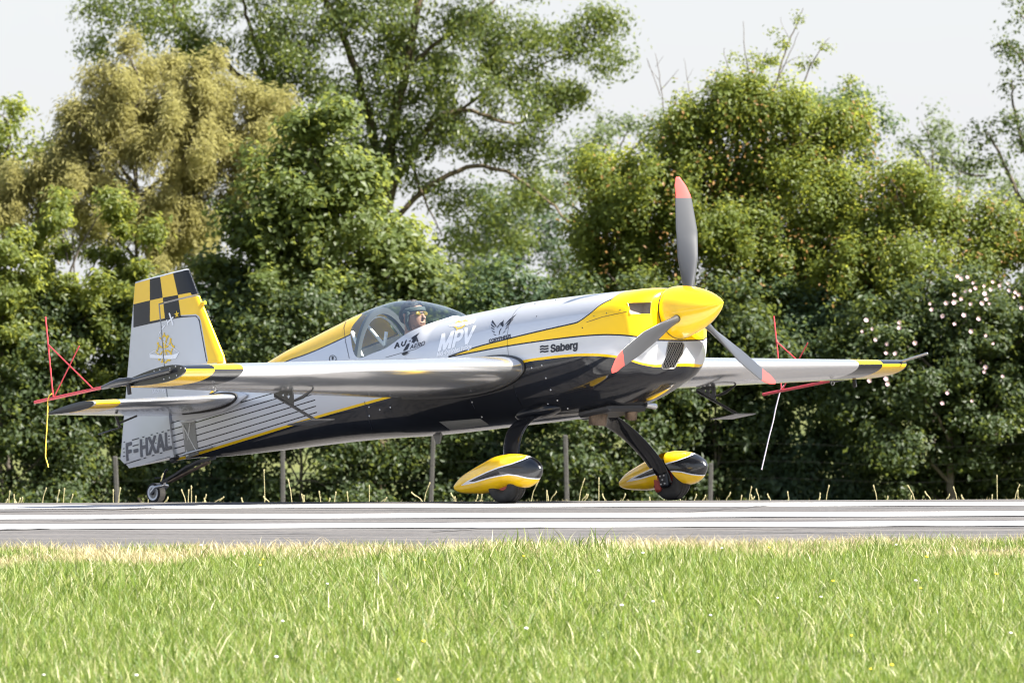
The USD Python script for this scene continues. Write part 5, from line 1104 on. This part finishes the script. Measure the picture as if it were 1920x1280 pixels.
# the dark foot of the hedge
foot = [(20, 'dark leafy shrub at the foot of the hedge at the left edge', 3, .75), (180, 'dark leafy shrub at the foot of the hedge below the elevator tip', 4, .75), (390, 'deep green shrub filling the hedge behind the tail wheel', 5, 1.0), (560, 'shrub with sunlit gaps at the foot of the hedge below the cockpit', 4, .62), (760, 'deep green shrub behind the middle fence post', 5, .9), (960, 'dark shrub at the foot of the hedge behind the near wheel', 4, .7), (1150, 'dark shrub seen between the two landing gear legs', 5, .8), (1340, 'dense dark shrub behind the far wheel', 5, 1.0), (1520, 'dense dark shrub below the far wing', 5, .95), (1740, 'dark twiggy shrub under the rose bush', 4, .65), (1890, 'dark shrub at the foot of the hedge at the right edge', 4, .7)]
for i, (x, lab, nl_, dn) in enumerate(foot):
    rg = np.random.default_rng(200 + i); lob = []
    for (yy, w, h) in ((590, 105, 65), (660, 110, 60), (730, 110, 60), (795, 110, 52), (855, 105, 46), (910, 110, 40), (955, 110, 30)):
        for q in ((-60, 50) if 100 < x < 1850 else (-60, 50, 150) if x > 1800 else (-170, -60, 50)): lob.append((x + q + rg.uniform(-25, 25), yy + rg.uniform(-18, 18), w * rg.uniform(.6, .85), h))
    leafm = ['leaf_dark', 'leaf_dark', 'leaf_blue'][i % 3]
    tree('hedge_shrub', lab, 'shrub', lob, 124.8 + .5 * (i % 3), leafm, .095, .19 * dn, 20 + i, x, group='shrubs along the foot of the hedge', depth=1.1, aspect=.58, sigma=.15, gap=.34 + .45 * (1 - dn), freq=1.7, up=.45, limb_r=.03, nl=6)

# wire fence
wf = thing('wire_fence', 'old wire fence on grey posts along the foot of the hedge', 'fence', loc=(0, 62.3, float(ground_z(62.3))))
FD = 122.3; gz = float(ground_z(FD - DIST)); locf = np.array([0, FD - DIST, gz])
for i, (x, ytop) in enumerate([(219, 855), (529, 818), (806, 803), (1062, 815), (1330, 868)]):
    a = wp(x, ytop, FD); lean = .02 * ((i * 37) % 5 - 2)
    obj('post', fix((np.asarray(rbox((0, 0, (a[2] - gz) / 2 - .1), (.072, .072, a[2] - gz + .2), .012)[0]) @ np.array([[1, 0, 0], [0, 1, 0], [lean, 0, 1]]) + np.array([a[0], 0, 0]), rbox((0, 0, 0), (1, 1, 1), .1)[1])), LOOK['post_concrete'], wf)
for yy in (835, 868, 900):
    obj('wire', tube(np.array([wp(x, yy + 4 * math.sin(x * .012), FD) - locf + np.array([0, -.05, 0]) for x in np.linspace(-120, 2040, 60)]), .0008, 4), LOOK['fence_wire'], wf, smooth=True)

# ------------------------------------------------------------------ grass
def grass_mat(name, lo, mid, hi, trans, tf=.45):
    mat(name, {'g': ('attribute', {'attribute': 'rnd'}), 'oi': ('object_info', {}), 'om': ('math', {'math_type': 'multiply', 'value2': .06}), 'ad': ('math', {'math_type': 'add'}), 'fr': ('math', {'math_type': 'fraction'}), 'r': ('rgb_ramp', {'ramp': [(0.0, lo), (0.45, mid), (0.80, hi), (0.91, (.42, .39, .20)), (1.0, (.64, .61, .42))]}),
               'p': ('principled_bsdf', {'roughness': .5, 'specular_ior_level': .45}), 't': ('translucent_bsdf', {'color': trans}), 'm': ('mix_closure', {'fac': tf}), 'tm': ('mix', {'mix_type': 'mix', 'fac': .55, 'color1': trans})},
        [('g.fac', 'ad.value1'), ('oi.random', 'om.value1'), ('om.value', 'ad.value2'), ('ad.value', 'fr.value1'), ('fr.value', 'r.fac'), ('r.color', 'p.base_color'), ('r.color', 'tm.color2'), ('tm.color', 't.color'), ('p.BSDF', 'm.closure1'), ('t.BSDF', 'm.closure2')], surface='m.closure')
grass_mat('grass_green', (.065, .115, .018), (.125, .190, .030), (.225, .265, .065), (.33, .45, .055))
grass_mat('grass_dry', (.30, .25, .12), (.42, .35, .19), (.52, .45, .28), (.42, .35, .16), .35)
def blades(n, rad, h0, h1, w, rng, lean=.5, seg=3, shape='square'):
    b = rng.uniform(-rad, rad, (n, 2)); az = rng.uniform(0, 2 * np.pi, n); h = rng.uniform(h0, h1, n) * rng.uniform(.6, 1.0, n); le = h * lean * rng.uniform(.1, 1.3, n)
    d = np.stack([np.cos(az), np.sin(az), 0 * az], -1); s_ = rng.uniform(0, 2 * np.pi, n); side = np.stack([np.cos(s_), np.sin(s_), 0 * az], -1); ww = (w * rng.uniform(.6, 1.4, n))[:, None]
    base = np.c_[b, np.full(n, -.01)]; V = []
    for k in range(seg + 1):
        t = k / seg; c = base + d * (le * t ** 2)[:, None] + np.array([0, 0, 1.0]) * (h * (t - .18 * lean * t * t))[:, None]; q = ww * (1 - t ** 1.6) * .5
        if k == seg: V.append(c)
        else: V += [c - side * q, c + side * q]
    m = 2 * seg + 1; V = np.stack(V, 1); F = []
    for k in range(seg - 1): F += [(2 * k, 2 * k + 1, 2 * k + 3), (2 * k, 2 * k + 3, 2 * k + 2)]
    F.append((2 * seg - 2, 2 * seg - 1, 2 * seg)); F = np.array(F)
    return V.reshape(-1, 3), (F[None] + (np.arange(n) * m)[:, None, None]).reshape(-1, 3)
def scatter(name, protos, places, label, category):
    """protos: [(mesh, material)]; places: [(x, y, z, rot, scale, proto)]"""
    path = numbered('/World', name); pi = UsdGeom.PointInstancer.Define(stage, path); targets = []
    for i, (m, mt) in enumerate(protos):
        nb = len(m[0]) // 7; targets.append(Sdf.Path(obj('clump', m, LOOK[mt], path + '/patches', attrs={'rnd': np.repeat(np.random.default_rng(i).uniform(0, 1, nb), 7)})))
    UsdGeom.Scope.Define(stage, path + '/patches')
    pi.CreatePrototypesRel().SetTargets(targets); P = np.array(places)
    pi.CreatePositionsAttr(Vt.Vec3fArray.FromNumpy(P[:, :3].astype(np.float32))); pi.CreateProtoIndicesAttr(Vt.IntArray.FromNumpy(P[:, 5].astype(np.int32)))
    pi.CreateOrientationsAttr(Vt.QuathArray([Gf.Quath(float(math.cos(a / 2)), 0, 0, float(math.sin(a / 2))) for a in P[:, 3]])); pi.CreateScalesAttr(Vt.Vec3fArray.FromNumpy(np.stack([P[:, 4]] * 3, -1).astype(np.float32)))
    tag(pi, label, category, kind='stuff')
rg = np.random.default_rng(50)
gp = [(blades(560, .27, .05, .12, .0055, rg, .55), 'grass_green') for _ in range(4)] + [(blades(380, .27, .05, .125, .006, rg, .8), 'grass_dry') for _ in range(2)] + [(cat(blades(60, .27, .11, .19, .007, rg, .6), blades(420, .27, .05, .12, .0055, rg, .6)), 'grass_green')]
pl, pd = [], []
for yy in np.arange(-33.5, NEAR_EDGE + 2.0, .40):
    hw = 2.6 + .064 * (yy + DIST) + 1.2
    for xx in np.arange(-hw, hw, .42):
        x = xx + rg.uniform(-.16, .16); edge_y = NEAR_EDGE + .98 + .22 * x + .3 * (float(meshkit.fbm(np.array([x * .7, 0, 0]), 3, 8)) - .5); y = yy + rg.uniform(-.16, .16)
        if y > edge_y: continue
        nz = float(meshkit.fbm(np.array([x * .55, y * .28, 0.0]), 3, 3)); edge = (y - edge_y) / 2.4
        if edge > -1 and rg.uniform() < .98 + edge * .75: pr = 4 + rg.integers(0, 2); sc = rg.uniform(.75, 1.05)
        else: pr = 6 if nz > .60 and rg.uniform() < .55 else rg.integers(0, 4); sc = rg.uniform(.75, 1.2) * (.88 + .3 * nz)
        pl.append((x, y, max(float(ground_z(y)), 0.0 if y > NEAR_EDGE else -9), rg.uniform(0, 6.283), sc, pr))
scatter('grass', gp, pl, 'mown bright green grass with straw-coloured blades in front of the runway', 'grass')
# small flowers in the grass
def dots(n, r, m, seed, y0=-32, y1=-18.5):
    rg = np.random.default_rng(seed); out = []
    for _ in range(n):
        y = rg.uniform(y0, y1); x = rg.uniform(-1, 1) * (.064 * (y + DIST) + .3); ico = trimesh.creation.icosphere(1, r * rg.uniform(.6, 1.2)); out.append((np.array(ico.vertices) * np.array([1, 1, .6]) + np.array([x, y, float(ground_z(y)) + rg.uniform(.07, .14)]), ico.faces))
    return cat(*out)
plain('buttercup_yellow', (.85, .62, .02), .5); plain('clover_white', (.75, .72, .74), .7)
tag(stage.GetPrimAtPath(obj('buttercups', dots(20, .008, None, 1), LOOK['buttercup_yellow'])), 'tiny yellow flowers dotted through the front grass', 'flowers', kind='stuff')
tag(stage.GetPrimAtPath(obj('clover', dots(26, .008, None, 2), LOOK['clover_white'])), 'tiny white clover heads dotted through the front grass', 'flowers', kind='stuff')
# verge and rough grass beyond the runway, seed stalks over its far edge
vp = [(blades(160, .6, .03, .075, .008, rg, .5), 'grass_green'), (blades(120, .6, .03, .085, .007, rg, .4), 'grass_dry')]
pl = []
for yy in np.concatenate([np.arange(11.6, 20, .9), np.arange(20, 64, 1.7)]):
    hw = .064 * (yy + DIST) + 1.5
    for xx in np.arange(-hw, hw, .9): pl.append((xx + rg.uniform(-.3, .3), yy + rg.uniform(-.3, .3), float(ground_z(yy)), rg.uniform(0, 6.28), rg.uniform(.7, 1.3), int(rg.uniform() < .4)))
scatter('verge_grass', vp, pl, 'rough uncut grass on the far side of the runway below the hedge', 'grass')
st = []
for _ in range(95):
    x = rg.uniform(-5.2, 5.2); y = rg.uniform(11.7, 13.2); g = float(ground_z(y)); need = EYE - (938 - HORIZON) / FPX * (y + DIST); h = need - g + rg.exponential(.055) + .02; ln = rg.normal() * .04
    p = np.array([[x, y, g], [x + ln * .4, y, g + h * .6], [x + ln, y, g + h]]); st.append(tube(p, [.003, .0028, .0025], 4))
    hd = p[2] + np.array([0, 0, .01]); st.append(tube(np.array([p[2] - np.array([ln * .3, 0, .035]), p[2], hd]), [.003, .006, .002], 5))
tag(stage.GetPrimAtPath(obj('seed_stalks', cat(*st), plain('dry_stalk', (.42, .37, .20), .7))), 'pale grass seed stalks poking up behind the runway', 'grass', kind='stuff')
